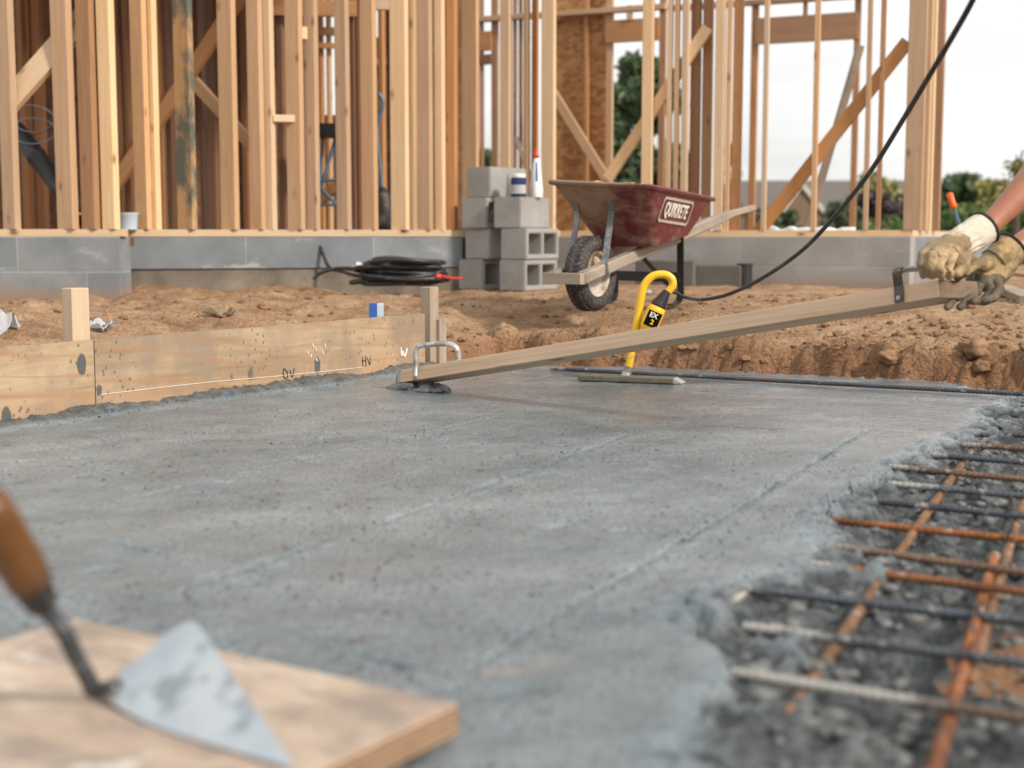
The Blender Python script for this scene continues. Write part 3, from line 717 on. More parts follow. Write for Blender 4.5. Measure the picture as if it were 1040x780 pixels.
# tie wires
def tie(px, py, label, big=1.0):
    c = G(px, py, ZC); bm = bmesh.new()
    pts = [c + V((.011 * math.cos(t), .011 * math.sin(t) * .8, .011 * math.sin(t * 2))) * big for t in np.linspace(0, 9.5, 30)]
    tube(bm, pts, .0013, 5)
    tube(bm, [c, c + V((.006, -.004, .02)) * big, c + V((.002, .004, .038)) * big], .0012, 5); tube(bm, [c, c + V((-.012, 0, -.018)) * big, c + V((-.016, .002, -.034)) * big], .0012, 5)
    o = obj('tie_wire', bm, M['black_steel']); tag(o, label, 'tie wire', 'twisted wire ties on the bars')
tie(838, 527, 'dark twisted tie wire on the left end of the bright orange bar', 1.3)
tie(862, 507, 'dark tie wire at the left end of the blue black bar')
tie(1024, 545, 'tie wire where the bright orange bar crosses the right lengthwise bar')
tie(1026, 523, 'tie wire where the blue black bar crosses the right lengthwise bar')
tie(993, 622, 'tie wire where the long blue grey bar crosses the orange lengthwise bar', 1.2)
tie(984, 664, 'tie wire on the second nearest cross bar beside the orange bar', 1.2)

# loose crumbs of raw concrete and soil
def lump_mesh(r, seed, sq=.7):
    bm = bmesh.new(); bmesh.ops.create_icosphere(bm, subdivisions=3, radius=r)
    for v in bm.verts:
        n_ = v.co.normalized(); v.co += n_ * r * (.55 * noise.noise(n_ * 1.6 + V((seed, 0, 0))) + .30 * noise.noise(n_ * 3.6 + V((0, seed, 0))) + .14 * noise.noise(n_ * 9 + V((0, seed, 3)))); v.co.z *= sq
    return bm
for i, (px, py, r, lb_) in enumerate([(902, 362, .040, 'left big brown soil clod on the trench lip'), (990, 355, .055, 'tallest brown soil clod on the trench lip at right'), (997, 372, .035, 'small clod below the tallest soil clod'),
                                  (742, 350, .02, 'flat little soil clod on the yard by the trench lip'), (268, 310, .03, 'soil clod behind the form board near the middle'), (456, 339, .022, 'small dark clod right of the grey stake'),
                                  (470, 342, .018, 'smallest dark clod right of the grey stake'), (120, 285, .05, 'large clod against the recessed foundation')]):
    c = GH(px, py + 4); bm = lump_mesh(r, i * 3.1); bmesh.ops.translate(bm, verts=bm.verts, vec=c + V((0, 0, r * .35)))
    tag(obj('soil_clod', bm, M['clod'], smooth=True), lb_, 'clod', 'lumps of soil')
bm = bmesh.new(); rng = random.Random(11)
for i in range(2600):
    if rng.random() < .55: x, y = rng.uniform(-.4, 3.2), rng.gauss(5.75, .35) 
    else: x, y = rng.uniform(-2.6, 3.4), rng.uniform(5.3, 8.2)
    if max(dA(x, y), dB(x, y)) < .06: continue
    r = rng.choice([.004, .005, .006, .006, .008, .010, .014, .020]); z = hfun(x, y)
    q = bmesh.ops.create_icosphere(bm, subdivisions=1, radius=r)['verts']; sc = V((rng.uniform(.8, 1.5), rng.uniform(.8, 1.3), rng.uniform(.5, .9)))
    for v in q: v.co = V((v.co.x * sc.x, v.co.y * sc.y, v.co.z * sc.z)) * rng.uniform(.8, 1.2) + V((x, y, z + r * .25))
g_ = obj('soil_crumbs', bm, M['clod'], smooth=False); tag(g_, 'small crumbs of brown soil scattered over the plot and the trench lip', 'soil crumbs', kind='stuff')
# gravel of raw concrete in the trench: nobody could count it
bm = bmesh.new()
rng = random.Random(5)
for i in range(700):
    y = rng.uniform(1.25, 4.6); e = float(np.interp(y, EY, EX)); x = e + abs(rng.gauss(.20, .2)) + .075
    z = slab_h(x, y); z = max(z if z is not None else -9, hfun(x, y)); r = rng.choice([.006, .007, .009, .012, .016])
    q = bmesh.ops.create_icosphere(bm, subdivisions=1, radius=r)['verts']
    sc = V((rng.uniform(.8, 1.4), rng.uniform(.8, 1.3), rng.uniform(.5, .9)))
    for v in q: v.co = V((v.co.x * sc.x, v.co.y * sc.y, v.co.z * sc.z)) * rng.uniform(.85, 1.15) + V((x, y, z + r * .2))
g_ = obj('concrete_crumbs', bm, plain('concrete_crumb', (.135, .14, .14), .7, 0, .4), smooth=True); tag(g_, 'dark grey crumbs of raw concrete strewn along the ragged slab edge', 'rubble', kind='stuff')

# ------------------------------------------------------------------ screed board
S0 = Q(412, 384, 5.06); S1 = Q(978, 293, 3.62)       # centre line of the 2x4
sd = (S1 - S0).normalized()
sface = V((-sd.y, sd.x, 0)).normalized() * -1         # horizontal normal towards the camera
if sface.y > 0: sface = -sface
sup = sd.cross(sface); sup = sup if sup.z > 0 else -sup
ro_ = R(11); sface, sup = sface * math.cos(ro_) + sup * math.sin(ro_), sup * math.cos(ro_) - sface * math.sin(ro_)   # the worker tips the board a little
scr = thing('screed_board', V((S0.x, S0.y, 0)), 'long pale wooden screed board held up at its right end by gloved hands', 'screed')
bd_ = beam('board', S0, S1, .088, .047, [M['wood_screed'], M['end_grain']], scr, sup, .003)
bL = (S1 - S0).length; fsgn = 1 if (bd_.matrix_local.to_3x3() @ V((1, 0, 0))).dot(sface) > 0 else -1
for v in bd_.data.vertices:
    if v.co.z > bL / 2: v.co.z -= .065 * (v.co.x * fsgn / .088 + .5) - .02
for p_ in bd_.data.polygons:
    if p_.center.z > bL / 2 + .3 and abs(p_.normal.y) < .5 and p_.normal.z > .4: p_.material_index = 1
# leading end of the board is crusted with cement
bm = bmesh.new(); add_box(bm, S0 + sd * .011, (.0905, .0495, .030), Matrix((sface, sup, sd)).transposed(), .003); obj('end_crust', bm, M['alu'], scr)
ch_ = []
for k in range(60):
    t = rng.uniform(-.05, .20); r = rng.uniform(.010, .016) * (1 if t < .18 else .6); c = S0 + sd * t - sup * .022 + sface * rng.uniform(-.045, .05); c.z = rng.uniform(-.004, .008) + (.014 * rng.random() if t > 0 else 0)
    ch_.append([(c, r), (c + sd * rng.uniform(.01, .04) - V((0, 0, .004)), r * .8)])
organic('concrete_clump', ch_, .0045, plain('clump_concrete', (.19, .2, .2), .5, 0, .4, 40, .6), scr, 2, .003, 60)
def loop_handle(t0, t1, mat, hgt, r, lean):
    """strap up the front face, over, and down to the back edge further along"""
    base = S0 + sd * t0; end = S0 + sd * t1
    fr_ = sface * .0455; up = V((0, 0, 1))
    a0 = base + fr_ - sup * .016; a1 = base + fr_ + sup * .025; b0 = end - sface * .030 + sup * .020
    pts = [a0, a1, a1 + up * hgt * .70, a1 + up * hgt * .93 + (b0 - a1) * .10, a1 + up * hgt + (b0 - a1) * .30,
           b0 + up * hgt * 1.02 - (b0 - a1) * .25, b0 + up * hgt * .85 - (b0 - a1) * .06, b0 + up * hgt * .55, b0]
    h = bmesh.new(); tube(h, spline(pts, 6), r, 10, flat=(1.0, 1.35)); part = obj('handle', h, mat, scr, True)
    bm = bmesh.new(); add_box(bm, base + sface * .0475, (.024, .004, .046), Matrix((sd, sface, sup)).transposed(), .001); obj('strap', mat=M['steel'] if mat == M['alu'] else M['dark_steel'], bm=bm, parent=part)
    bm = bmesh.new(); lathe(bm, base + sface * .049 - sup * .008, [(.0075, 0), (.0075, .003), (.004, .005), (0, .005)], sface, 12); obj('bolt', bm, M['steel'], part)
    return part
loop_handle(.105, .245, M['alu'], .078, .0095, 0)
Ls = (S1 - S0).length
q0 = Q(921.5, 282, 3.0); t_ = max(0, 0)
tb_ = min((abs((CAM + (S0 + sd * t - CAM) * 1).x / (S0 + sd * t).y - (921.5 - CX) / F), t) for t in np.linspace(Ls * .7, Ls, 400))[1]
hb0 = S0 + sd * tb_ + sface * .047
bm = bmesh.new(); tube(bm, [hb0 + V((-.004, 0, .058)), hb0 + V((.012, .004, .066)), hb0 + V((.05, .02, .068)), hb0 + V((.17, -.02, .074)), hb0 + V((.185, .0, .06)), hb0 + V((.185, .03, -.0))], .0085, 10); part = obj('handle', bm, M['steel'], scr, True)
bm = bmesh.new(); stp = [hb0 - sup * .022 + sface * .002, hb0 + sup * .022 + sface * .002, hb0 + V((-.007, 0, .058)) + sface * .002, hb0 + V((-.002, .006, .070))]
rows = []
for p in stp: rows.append([bm.verts.new(p + sd * a_ * .0125 + sface * b_ * .0025) for a_, b_ in ((-1, -1), (1, -1), (1, 1), (-1, 1))])
for p, q in zip(rows, rows[1:]):
    for k in range(4): bm.faces.new((p[k], p[(k + 1) % 4], q[(k + 1) % 4], q[k]))
bm.faces.new(rows[0][::-1]); bm.faces.new(rows[-1]); obj('strap', bm, M['dark_steel'], part)
bm = bmesh.new(); lathe(bm, hb0 - sup * .010 + sface * .004, [(.0065, 0), (.0065, .003), (.004, .005), (0, .005)], sface, 12); obj('bolt', bm, M['steel'], part)

# ------------------------------------------------------------------ person with gloves
PO = V((1.95, 3.8, hfun(1.95, 3.8)))
per = thing('person', PO, 'worker with bare forearms and leather gloves lifting the screed board', 'person')
W1, E1 = Q(1004, 230, 3.62), Q(1112, 118, 3.72); W2, E2 = Q(1024, 256, 3.74), Q(1126, 200, 3.90)
SHL, SHR = V((1.66, 3.62, 1.13)), V((1.72, 4.02, 1.02)); NECK = V((1.66, 3.82, 1.17)); HEAD = V((1.53, 3.82, 1.37)); HIP = V((2.12, 3.85, .82))
def lerp(a, b, t): return a + (b - a) * t
organic('body', [[(lerp(W1, E1, -.06), .031), (lerp(W1, E1, .1), .032), (lerp(W1, E1, .45), .047), (lerp(W1, E1, .75), .052), (E1, .046), (lerp(E1, SHL, .5), .055), (SHL, .062)],
                 [(lerp(W2, E2, -.06), .031), (lerp(W2, E2, .1), .033), (lerp(W2, E2, .45), .047), (lerp(W2, E2, .75), .050), (E2, .046), (lerp(E2, SHR, .5), .055), (SHR, .062)],
                 [(SHL, .06), (lerp(SHL, SHR, .5), .10), (SHR, .06)], [(lerp(SHL, SHR, .5), .11), (lerp(NECK, HIP, .5), .13), (HIP, .13)],
                 [(NECK, .055), (lerp(NECK, HEAD, .6), .055), (HEAD, .09)], [(HEAD, .09), (HEAD + V((-.05, 0, -.06)), .06)], [(HEAD + V((-.09, 0, -.01)), .02), (HEAD + V((-.105, 0, -.03)), .016)],
                 [(HEAD + V((.01, -.085, 0)), .02), (HEAD + V((.01, -.09, -.02)), .014)], [(HEAD + V((.01, .085, 0)), .02), (HEAD + V((.01, .09, -.02)), .014)]],
        .0075, M['skin'], per, 8)
for s_ in (-1, 1):
    bm = bmesh.new(); bmesh.ops.create_icosphere(bm, subdivisions=3, radius=.0125); bmesh.ops.translate(bm, verts=bm.verts, vec=HEAD + V((-.078, s_ * .032, .008))); eye = obj('eye', bm, M['white'], per, True)
    bm = bmesh.new(); bmesh.ops.create_icosphere(bm, subdivisions=2, radius=.006); bmesh.ops.translate(bm, verts=bm.verts, vec=HEAD + V((-.0865, s_ * .032, .005))); obj('pupil', bm, M['hair'], eye, True)
    bm = bmesh.new(); tube(bm, [HEAD + V((-.083, s_ * .015, .027)), HEAD + V((-.085, s_ * .033, .031)), HEAD + V((-.074, s_ * .05, .026))], [.003, .004, .002], 6); obj('eyebrow', bm, M['hair'], per, True)
bm = bmesh.new(); tube(bm, [HEAD + V((-.098, -.024, -.068)), HEAD + V((-.112, 0, -.067)), HEAD + V((-.098, .024, -.068))], [.003, .0055, .003], 8); obj('lips', bm, plain('lips', (.33, .12, .09), .5), per, True)
organic('hair', [[(HEAD + V((.02, 0, .03)), .088), (HEAD + V((.04, 0, .0)), .085)]], .01, M['hair'], per)
organic('shirt', [[(lerp(E1, SHL, .45), .068), (SHL, .078)], [(lerp(E2, SHR, .45), .068), (SHR, .078)], [(SHL, .075), (lerp(SHL, SHR, .5), .115), (SHR, .075)],
                  [(lerp(SHL, SHR, .5), .13), (lerp(NECK, HIP, .5), .15), (lerp(NECK, HIP, .9), .145)]], .012, M['red_cloth'], per, 8, .003, 7)
KL, KR = V((1.78, 3.52, .40)), V((1.86, 4.2, .40)); AL = V((1.98, 3.55, PO.z + .11)); AR = V((2.06, 4.15, PO.z + .11))
organic('trousers', [[(HIP, .15), (lerp(HIP, NECK, .12), .14)], [(HIP + V((0, -.08, -.02)), .11), (KL, .075), (AL, .058)], [(HIP + V((0, .08, -.02)), .11), (KR, .075), (AR, .058)]], .012, M['denim'], per, 8, .003, 7)
for a in (AL, AR):
    gz = max(hfun(a.x, a.y), -.09)
    organic('boot', [[(a + V((0, 0, -.02)), .055), (V((a.x + .01, a.y, gz + .045)), .045)], [(V((a.x + .01, a.y, gz + .042)), .042), (V((a.x - .16, a.y, gz + .036)), .036)]], .008, M['boot'], per, 4)
# front glove, closed round the strap handle
r1 = .0128
g1 = [[(Q(974, 249, 3.58), .036), (Q(958, 254, 3.57), .034)], [(Q(978, 258, 3.60), .034), (Q(960, 268, 3.60), .032)], [(Q(956, 252, 3.57), .028), (Q(948, 258, 3.56), .023)],
      [(Q(966, 256, 3.56), .028), (Q(972, 266, 3.56), .024)]]
fing1 = [((949, 249, 3.535), (938.5, 257, 3.52), (935.5, 269, 3.51), (938, 279, 3.535)), ((956, 251, 3.525), (947, 259, 3.50), (944.5, 270, 3.495), (947, 280, 3.525)),
         ((964, 253, 3.525), (956, 262, 3.50), (953.5, 272, 3.495), (956, 280.5, 3.525)), ((970, 257, 3.54), (964, 266, 3.52), (962, 274, 3.515), (964, 280, 3.535))]
for f in fing1: g1.append([(Q(*f[0]), r1 * 1.15), (Q(*f[1]), r1 * 1.08), (Q(*f[2]), r1), (Q(*f[3]), r1 * .92)])
g1.append([(Q(980, 260, 3.57), .020), (Q(979, 270, 3.54), .0155), (Q(973, 277, 3.53), .0135)])
gl1 = organic('glove', g1, .0032, M['leather'], per, 3, .0022, 30)
gl1['label'] = 'yellow leather glove with cream cuff gripping the strap handle'
def cuff(a, b, ra, rb, fold, mat, parent, sq=.86):
    """open gathered sleeve from the opening a to the hand b, with binding round the opening"""
    a, b = V(a), V(b); Fm = frame(b - a); L = (b - a).length; bm = bmesh.new(); n, m_ = 96, 18; rings = []
    for j in range(m_ + 1):
        t = j / m_; rad = ra + (rb - ra) * t; gz_ = sm((t - .38) / .15) * sm((1.02 - t) / .2)
        ring = []
        for k in range(n):
            an = 2 * math.pi * k / n; rr = rad - gz_ * .002 + gz_ * fold * .55 * math.sin(an * 15 + 1.5 * noise.noise(V((math.cos(an) * 2, math.sin(an) * 2, t * 5)))) * (.6 + .8 * noise.noise(V((math.cos(an) * 2, math.sin(an) * 2, t * 3 + 5)))) + .002 * noise.noise(V((math.cos(an) * 3, math.sin(an) * 3, t * 4)))
            ring.append(bm.verts.new(a + Fm @ V((math.cos(an) * rr, math.sin(an) * rr * sq, t * L))))
        rings.append(ring)
    for p, q in zip(rings, rings[1:]):
        for k in range(n): bm.faces.new((p[k], p[(k + 1) % n], q[(k + 1) % n], q[k]))
    loop = [v.co.copy() for v in rings[0]] + [rings[0][0].co.copy()]
    bm.faces.new(rings[-1])
    o = obj('cuff', bm, mat, parent, True); so = o.modifiers.new('s', 'SOLIDIFY'); so.thickness = .002
    b2 = bmesh.new(); tube(b2, loop, .0042, 8, False); obj('binding', b2, M['binding'], o, True)
def seam(pts, parent, r=.0011):
    dg = bpy.context.evaluated_depsgraph_get(); bm = bmesh.new(); out = []
    for p in spline(pts, 6):
        hit, loc, nn, _ = parent.closest_point_on_mesh(p - wloc(parent)); out.append(wloc(parent) + loc + nn * .0003)
    tube(bm, out, r, 6); obj('seam', bm, M['leather_dark'], parent, True)
bpy.context.view_layer.update()
seam([Q(944, 252, 3.50), Q(951, 258, 3.50), Q(957, 266, 3.50), Q(963, 273, 3.50), Q(968, 279, 3.50)], gl1)
seam([Q(972, 247, 3.50), Q(978, 256, 3.52), Q(977, 266, 3.52)], gl1)
cuff(Q(1001, 231, 3.62), Q(967, 252, 3.58), .043, .041, .006, M['canvas'], gl1)
# second glove, fingers curled under the end of the board
g2c = [[(Q(1016, 262, 3.735), .040), (Q(1001, 274, 3.72), .036)], [(Q(1022, 266, 3.73), .036), (Q(1008, 284, 3.71), .032)], [(Q(1000, 272, 3.71), .030), (Q(1000, 286, 3.70), .028)]]
fing2 = [((1010, 282, 3.70), (1016, 293, 3.655), (1009, 303, 3.60), (999, 305, 3.60)), ((1003, 284, 3.71), (1006, 297, 3.65), (999, 306, 3.61), (988, 306, 3.60)),
         ((996, 285, 3.72), (992, 296, 3.66), (984, 304, 3.63), (975, 312, 3.60)), ((990, 285, 3.73), (980, 296, 3.68), (970, 303, 3.645), (962, 312, 3.615))]
for f in fing2: g2c.append([(Q(*f[0]), .0135), (Q(*f[1]), .0128), (Q(*f[2]), .0120), (Q(*f[3]), .0108)])
g2c.append([(Q(1003, 268, 3.69), .022), (Q(990, 268, 3.64), .0165), (Q(980, 276, 3.62), .0145), (Q(973, 281, 3.63), .0130)])
gl2 = organic('glove', g2c, .0032, [M['leather_worn'], M['leather_dark']], per, 3, .0022, 30)
gl2['label'] = 'soiled leather glove with fingers curled under the board end'
zsplit = Q(1000, 281, 3.62).z - PO.z
for p_ in gl2.data.polygons:
    c = p_.center; p_.material_index = 1 if c.z + .012 * noise.noise(c * 30) < zsplit else 0
cuff(Q(1029, 252, 3.745), Q(1010, 267, 3.725), .047, .043, .002, M['leather_worn'], gl2)

# ------------------------------------------------------------------ yellow vibrating hand tool and its cable
TY = 5.32
T0 = Q(636, 384, TY)
vt = thing('concrete_vibrator', V((T0.x, T0.y, 0)), 'yellow loop handled concrete vibrator standing on a flat blade', 'vibrator')
bm = bmesh.new(); tube(bm, spline([Q(*p) for p in ((638, 375, TY), (641, 360, TY), (647, 326, TY), (652, 298, TY), (656, 287, TY), (664, 280, TY), (675, 279, TY), (682, 283, TY), (683, 290, TY), (678, 297, TY))], 7), .0150, 14)
obj('handle', bm, M['yellow'], vt, True)
mA, mB, mC = Q(677, 297, TY - .015), Q(668, 311, TY - .02), Q(651, 350, TY - .02)
bm = bmesh.new(); tube(bm, [lerp(mB, mC, t) for t in (0, .04, .1, .5, .58, .62, .9, 1.0)], [.026, .033, .035, .035, .033, .027, .022, .018], 18); mot = obj('motor', bm, M['yellow'], vt, True)
bm = bmesh.new(); tube(bm, [lerp(mA, mB, t) for t in np.linspace(-.1, 1.02, 15)], [.012 + .016 * t + (.0045 if i % 2 else 0) for i, t in enumerate(np.linspace(0, 1, 15))], 16); obj('rubber_boot', bm, M['black_rubber'], vt, True)
ax = (mC - mB).normalized(); sxv = ax.cross(V((0, 1, 0))).normalized(); sxv = sxv if sxv.x > 0 else -sxv
nf = ax.cross(sxv); nf = nf if nf.y < 0 else -nf
def wrap(c, half, along0, along1, rad, mat, name, parent):
    bm = bmesh.new(); rows = []
    for k in range(9):
        an = -half + 2 * half * k / 8; d_ = nf * math.cos(an) + sxv * math.sin(an)
        rows.append([bm.verts.new(c + ax * along0 + d_ * rad), bm.verts.new(c + ax * along1 + d_ * rad)])
    for p, q in zip(rows, rows[1:]): bm.faces.new((p[0], p[1], q[1], q[0]))
    bmesh.ops.solidify(bm, geom=bm.faces[:], thickness=.001); return obj(name, bm, mat, parent, True)
st_ = wrap(mB, .85, .022, .082, .0362, M['text_black'], 'sticker', mot)
TM = Matrix((-ax, sxv, nf)).transposed()
for body, al, sz, off in (('EX', .038, .026, -.004), ('2', .064, .026, .0)):
    text_mesh('lettering', body, sz, Matrix((sxv, -ax, nf)).transposed(), mB + ax * al + nf * .0375 + sxv * off, M['text_white'] if al < .05 else M['yellow'], mot, .0006, .0008)
wrap(mB + sxv * .0, .14, .026, .08, .0368, M['yellow'], 'sticker_edge', mot) if False else None
bm = bmesh.new(); tube(bm, [Q(639, 372, TY), Q(637, 378, TY), Q(635, 384, TY)], [.019, .017, .022], 12); add_box(bm, Q(634, 386, TY), (.08, .05, .012), None, .003); obj('bracket', bm, M['steel'], vt)
bl0, bl1 = Q(590, 384.5, TY + .02), Q(686, 390, TY - .10); bl0.z = bl1.z = .013
bdir = (bl1 - bl0).normalized(); bm = bmesh.new(); add_box(bm, (bl0 + bl1) / 2, ((bl1 - bl0).length, .085, .020), Matrix((bdir, V((0, 0, 1)).cross(bdir), V((0, 0, 1)))).transposed(), .004)
bmv = obj('blade', bm, plain('slurry_coated_steel', (.13, .115, .085), .6, .2, .3, 30, .4), vt)
bm = bmesh.new(); bsd = V((0, 0, 1)).cross(bdir)
prism(bm, [bl1 + bdir * .0005 + bsd * -.042 - V((0, 0, .009)), bl1 + bsd * -.042 + V((0, 0, .010)), bl1 + bdir * .03 + bsd * -.03 - V((0, 0, .010))], -bsd, .075); obj('end_cap', bm, M['alu'], vt)
bm = bmesh.new()
tube(bm, spline([Q(*p) for p in ((678, 296, TY), (686, 297, TY), (696, 302, 5.28), (716, 304, 5.2), (742, 298, 5.05), (775, 282, 4.8), (815, 254, 4.5), (850, 217, 4.2), (884, 174, 3.9), (915, 125, 3.65), (942, 80, 3.45), (968, 36, 3.3), (988, 0, 3.2), (1008, -42, 3.2))] + [V((1.36, 3.38, 1.31)), V((1.66, 3.60, 1.235)), V((1.88, 3.58, 1.10)), V((2.12, 3.52, .55)), V((2.25, 3.50, .03)), V((2.6, 3.6, -.06)), V((3.2, 3.9, -.06))], 10), .0068, 12)
tag(obj('power_cable', bm, M['cable'], smooth=True), 'black power cable sweeping from the yellow vibrator up past the gloves', 'cable')

# ------------------------------------------------------------------ wheelbarrow
K = 1.06
def B(px, py, y): return Q(px, py, y * K)
wc = B(600, 277.5, 6.13); wz = hfun(wc.x, wc.y, True); rw = .176; wc.z = CAMZ - 37.5 * wc.y / F
wb = thing('wheelbarrow', V((wc.x, wc.y, wc.z - rw)), 'dark red mud splashed wheelbarrow with wooden handles beside the block stack', 'wheelbarrow')
hb = V((.56, .83, 0)).normalized(); sw = V((hb.y, -hb.x, 0))      # backwards, and the near side
# tub
FL, FRc, RRc = B(557, 184, 6.25), B(661, 189, 5.95), B(727, 203, 6.62); RLc = FL + (RRc - FRc) - sw * .10
FLb, FRb, RRb = B(606, 250, 6.42), B(662, 251, 6.17), B(703, 238, 6.55); RLb = FLb + (RRb - FRb) - sw * .02
def rounded(quad, rad, n=5):
    out = []
    for i in range(4):
        p, a, b = quad[i], quad[i - 1], quad[(i + 1) % 4]; u = (a - p).normalized() * rad; w = (b - p).normalized() * rad
        for k in range(n):
            t = k / (n - 1); out.append(p + u * (1 - t) ** 2 + w * t ** 2)
    return out
top = rounded([FL, FRc, RRc, RLc], .07); bot = rounded([FLb, FRb, RRb, RLb], .08)
bm = bmesh.new(); rings = []
ctr = sum(top, V((0, 0, 0))) / len(top)
def off(ring, o, z=0): return [p + (V((p.x - ctr.x, p.y - ctr.y, 0)).normalized() * o) + V((0, 0, z)) for p in ring]
levels = [bot] + [[lerp(b, t, k) + V((0, 0, 0)) for b, t in zip(bot, top)] for k in (.06, .25, .5, .75, .97)] + [off(top, .004, .004), off(top, .015, .009), off(top, .022, .001), off(top, .015, -.010), off(top, -.002, -.002)] + \
         [off([lerp(b, t, k) for b, t in zip(bot, top)], -.004) for k in (.75, .4, .06)]
botc = sum(bot, V((0, 0, 0))) / len(bot)
rings = [[bm.verts.new(p) for p in lv] for lv in levels]
n = len(top)
for a, c in zip(rings, rings[1:]):
    for k in range(n): bm.faces.new((a[k], a[(k + 1) % n], c[(k + 1) % n], c[k]))
bm.faces.new(rings[0][::-1]); bm.faces.new(rings[-1])
tub = obj('tub', bm, M['tub'], wb); autosmooth(tub, 35)
# maker's name on the near side
sn = (RRc - FRc).cross(FRb - FRc).normalized(); sn = sn if sn.y < 0 else -sn
px_ = (RRc - FRc); px_ = (px_ - sn * px_.dot(sn)).normalized(); py_ = sn.cross(px_)
lc0 = lerp(lerp(FRc, RRc, .43), lerp(FRb, RRb, .43), .41) + sn * .0015
d0 = ray(686, 214.5); d1 = (FRc - CAM).dot(sn) / d0.dot(sn); lc = CAM + d0 * d1 + sn * .004
lw, lh = .36, .092
text_mesh('lettering', 'QUIKRETE', .092, Matrix((px_, py_, sn)).transposed(), lc, M['text_white'], tub, .0015, .0018, .60, 1.08)
bm = bmesh.new()
def rrect(w, h, r, n=5):
    o = []
    for cx_, cy_, a0 in ((w / 2 - r, h / 2 - r, 0), (-w / 2 + r, h / 2 - r, 90), (-w / 2 + r, -h / 2 + r, 180), (w / 2 - r, -h / 2 + r, 270)):
        for k in range(n): an = R(a0 + 90 * k / (n - 1)); o.append((cx_ + r * math.cos(an), cy_ + r * math.sin(an)))
    return o
o1, o2 = rrect(lw, lh + .030, .022), rrect(lw - .016, lh + .004, .015)
va = [bm.verts.new(lc + px_ * u + py_ * v + sn * .001) for u, v in o1]; vb = [bm.verts.new(lc + px_ * u + py_ * v + sn * .001) for u, v in o2]
for k in range(len(va)): bm.faces.new((va[k], va[(k + 1) % len(va)], vb[(k + 1) % len(va)], vb[k]))
bmesh.ops.solidify(bm, geom=bm.faces[:], thickness=.001); obj('logo_border', bm, M['text_white'], tub)
# frame rails
n0, n1 = B(590, 283, 5.90), B(748, 219, 7.02); n2 = B(772, 213, 7.20)
rail = bmesh.new()
def rail_mesh(a, b, c, name='handle'):
    d_ = (b - a).normalized(); side = sw; upv = side.cross(d_); upv = upv if upv.z > 0 else -upv
    Mx = Matrix((side, upv, d_)).transposed(); L = (b - a).length; bm = bmesh.new(); rings = []
    prof = [(0, .024, .028), (L * .82, .024, .028), (L * .92, .021, .022), (L, .019, .017)]
    for l, hw, hh in prof: rings.append([bm.verts.new((x * hw, y * hh, l)) for x, y in ((-1, -.7), (-.7, -1), (.7, -1), (1, -.7), (1, .7), (.7, 1), (-.7, 1), (-1, .7))])
    e = Mx.inverted() @ (c - a)
    rings.append([bm.verts.new((e.x + x * .017, e.y + y * .014, e.z)) for x, y in ((-1, -.7), (-.7, -1), (.7, -1), (1, -.7), (1, .7), (.7, 1), (-.7, 1), (-1, .7))])
    for p, q in zip(rings, rings[1:]):
        for k in range(8): bm.faces.new((p[k], p[(k + 1) % 8], q[(k + 1) % 8], q[k]))
    bm.faces.new(rings[0][::-1]); bm.faces.new(rings[-1]); bmesh.ops.recalc_face_normals(bm, faces=bm.faces)
    me = bpy.data.meshes.new(name); bm.to_mesh(me); bm.free(); o = link(name, me, M['wood_grey'], wb); mt = Mx.to_4x4(); mt.translation = a - wloc(wb); o.matrix_local = mt; return o
rail_mesh(n0, n1, n2)
f0 = n0 - sw * .155; f0.z = n0.z; f2 = n2 - sw * .58; f1 = n1 - sw * .54
rail_mesh(f0, f1, f2)
beam('front_crossbar', n0 + sw * .022 - hb * .022, f0 - sw * .022 - hb * .022, .05, .042, M['wood_grey'], wb, (-hb.x, -hb.y, 0))
# wheel
wh = bpy.data.objects.new('wheel', None); COL.objects.link(wh); wh.parent = wb; wh.location = wc - V(wb.location); wh.empty_display_size = .05
bm = bmesh.new(); prof = []
for k in range(17):
    an = math.pi * 2 * k / 16; prof.append((.134 + .042 * math.cos(an), .056 * math.sin(an)))
lathe(bm, wc, [(r_ if r_ > .098 else .098, h_) for r_, h_ in prof], sw, 44)
for k in range(44):                         # tread ribs
    an = 2 * math.pi * k / 44; Fm = frame(sw); dr = Fm @ V((math.cos(an), math.sin(an), 0)); tg = sw.cross(dr)
    for s in (-1, 1): add_box(bm, wc + dr * .1722 + sw * .018 * s + tg * (.006 * s), (.015, .026, .005), Matrix((tg, sw, dr)).transposed())
ty = obj('tyre', bm, M['tyre'], wh); autosmooth(ty, 30)
bm = bmesh.new(); lathe(bm, wc, [(.006, .056), (.014, .056), (.017, .036), (.050, .032), (.060, .018), (.088, .016), (.094, .036), (.106, .042), (.106, -.042), (.094, -.036), (.088, -.016), (.052, -.018), (.045, -.03), (.014, -.034), (.012, -.052), (.006, -.052)], sw, 32)
rm = obj('rim', bm, M['rim'], wh); autosmooth(rm, 30)
bm = bmesh.new(); tube(bm, [wc - sw * .10, wc + sw * .10], .008, 10); obj('axle', bm, M['steel'], wb)
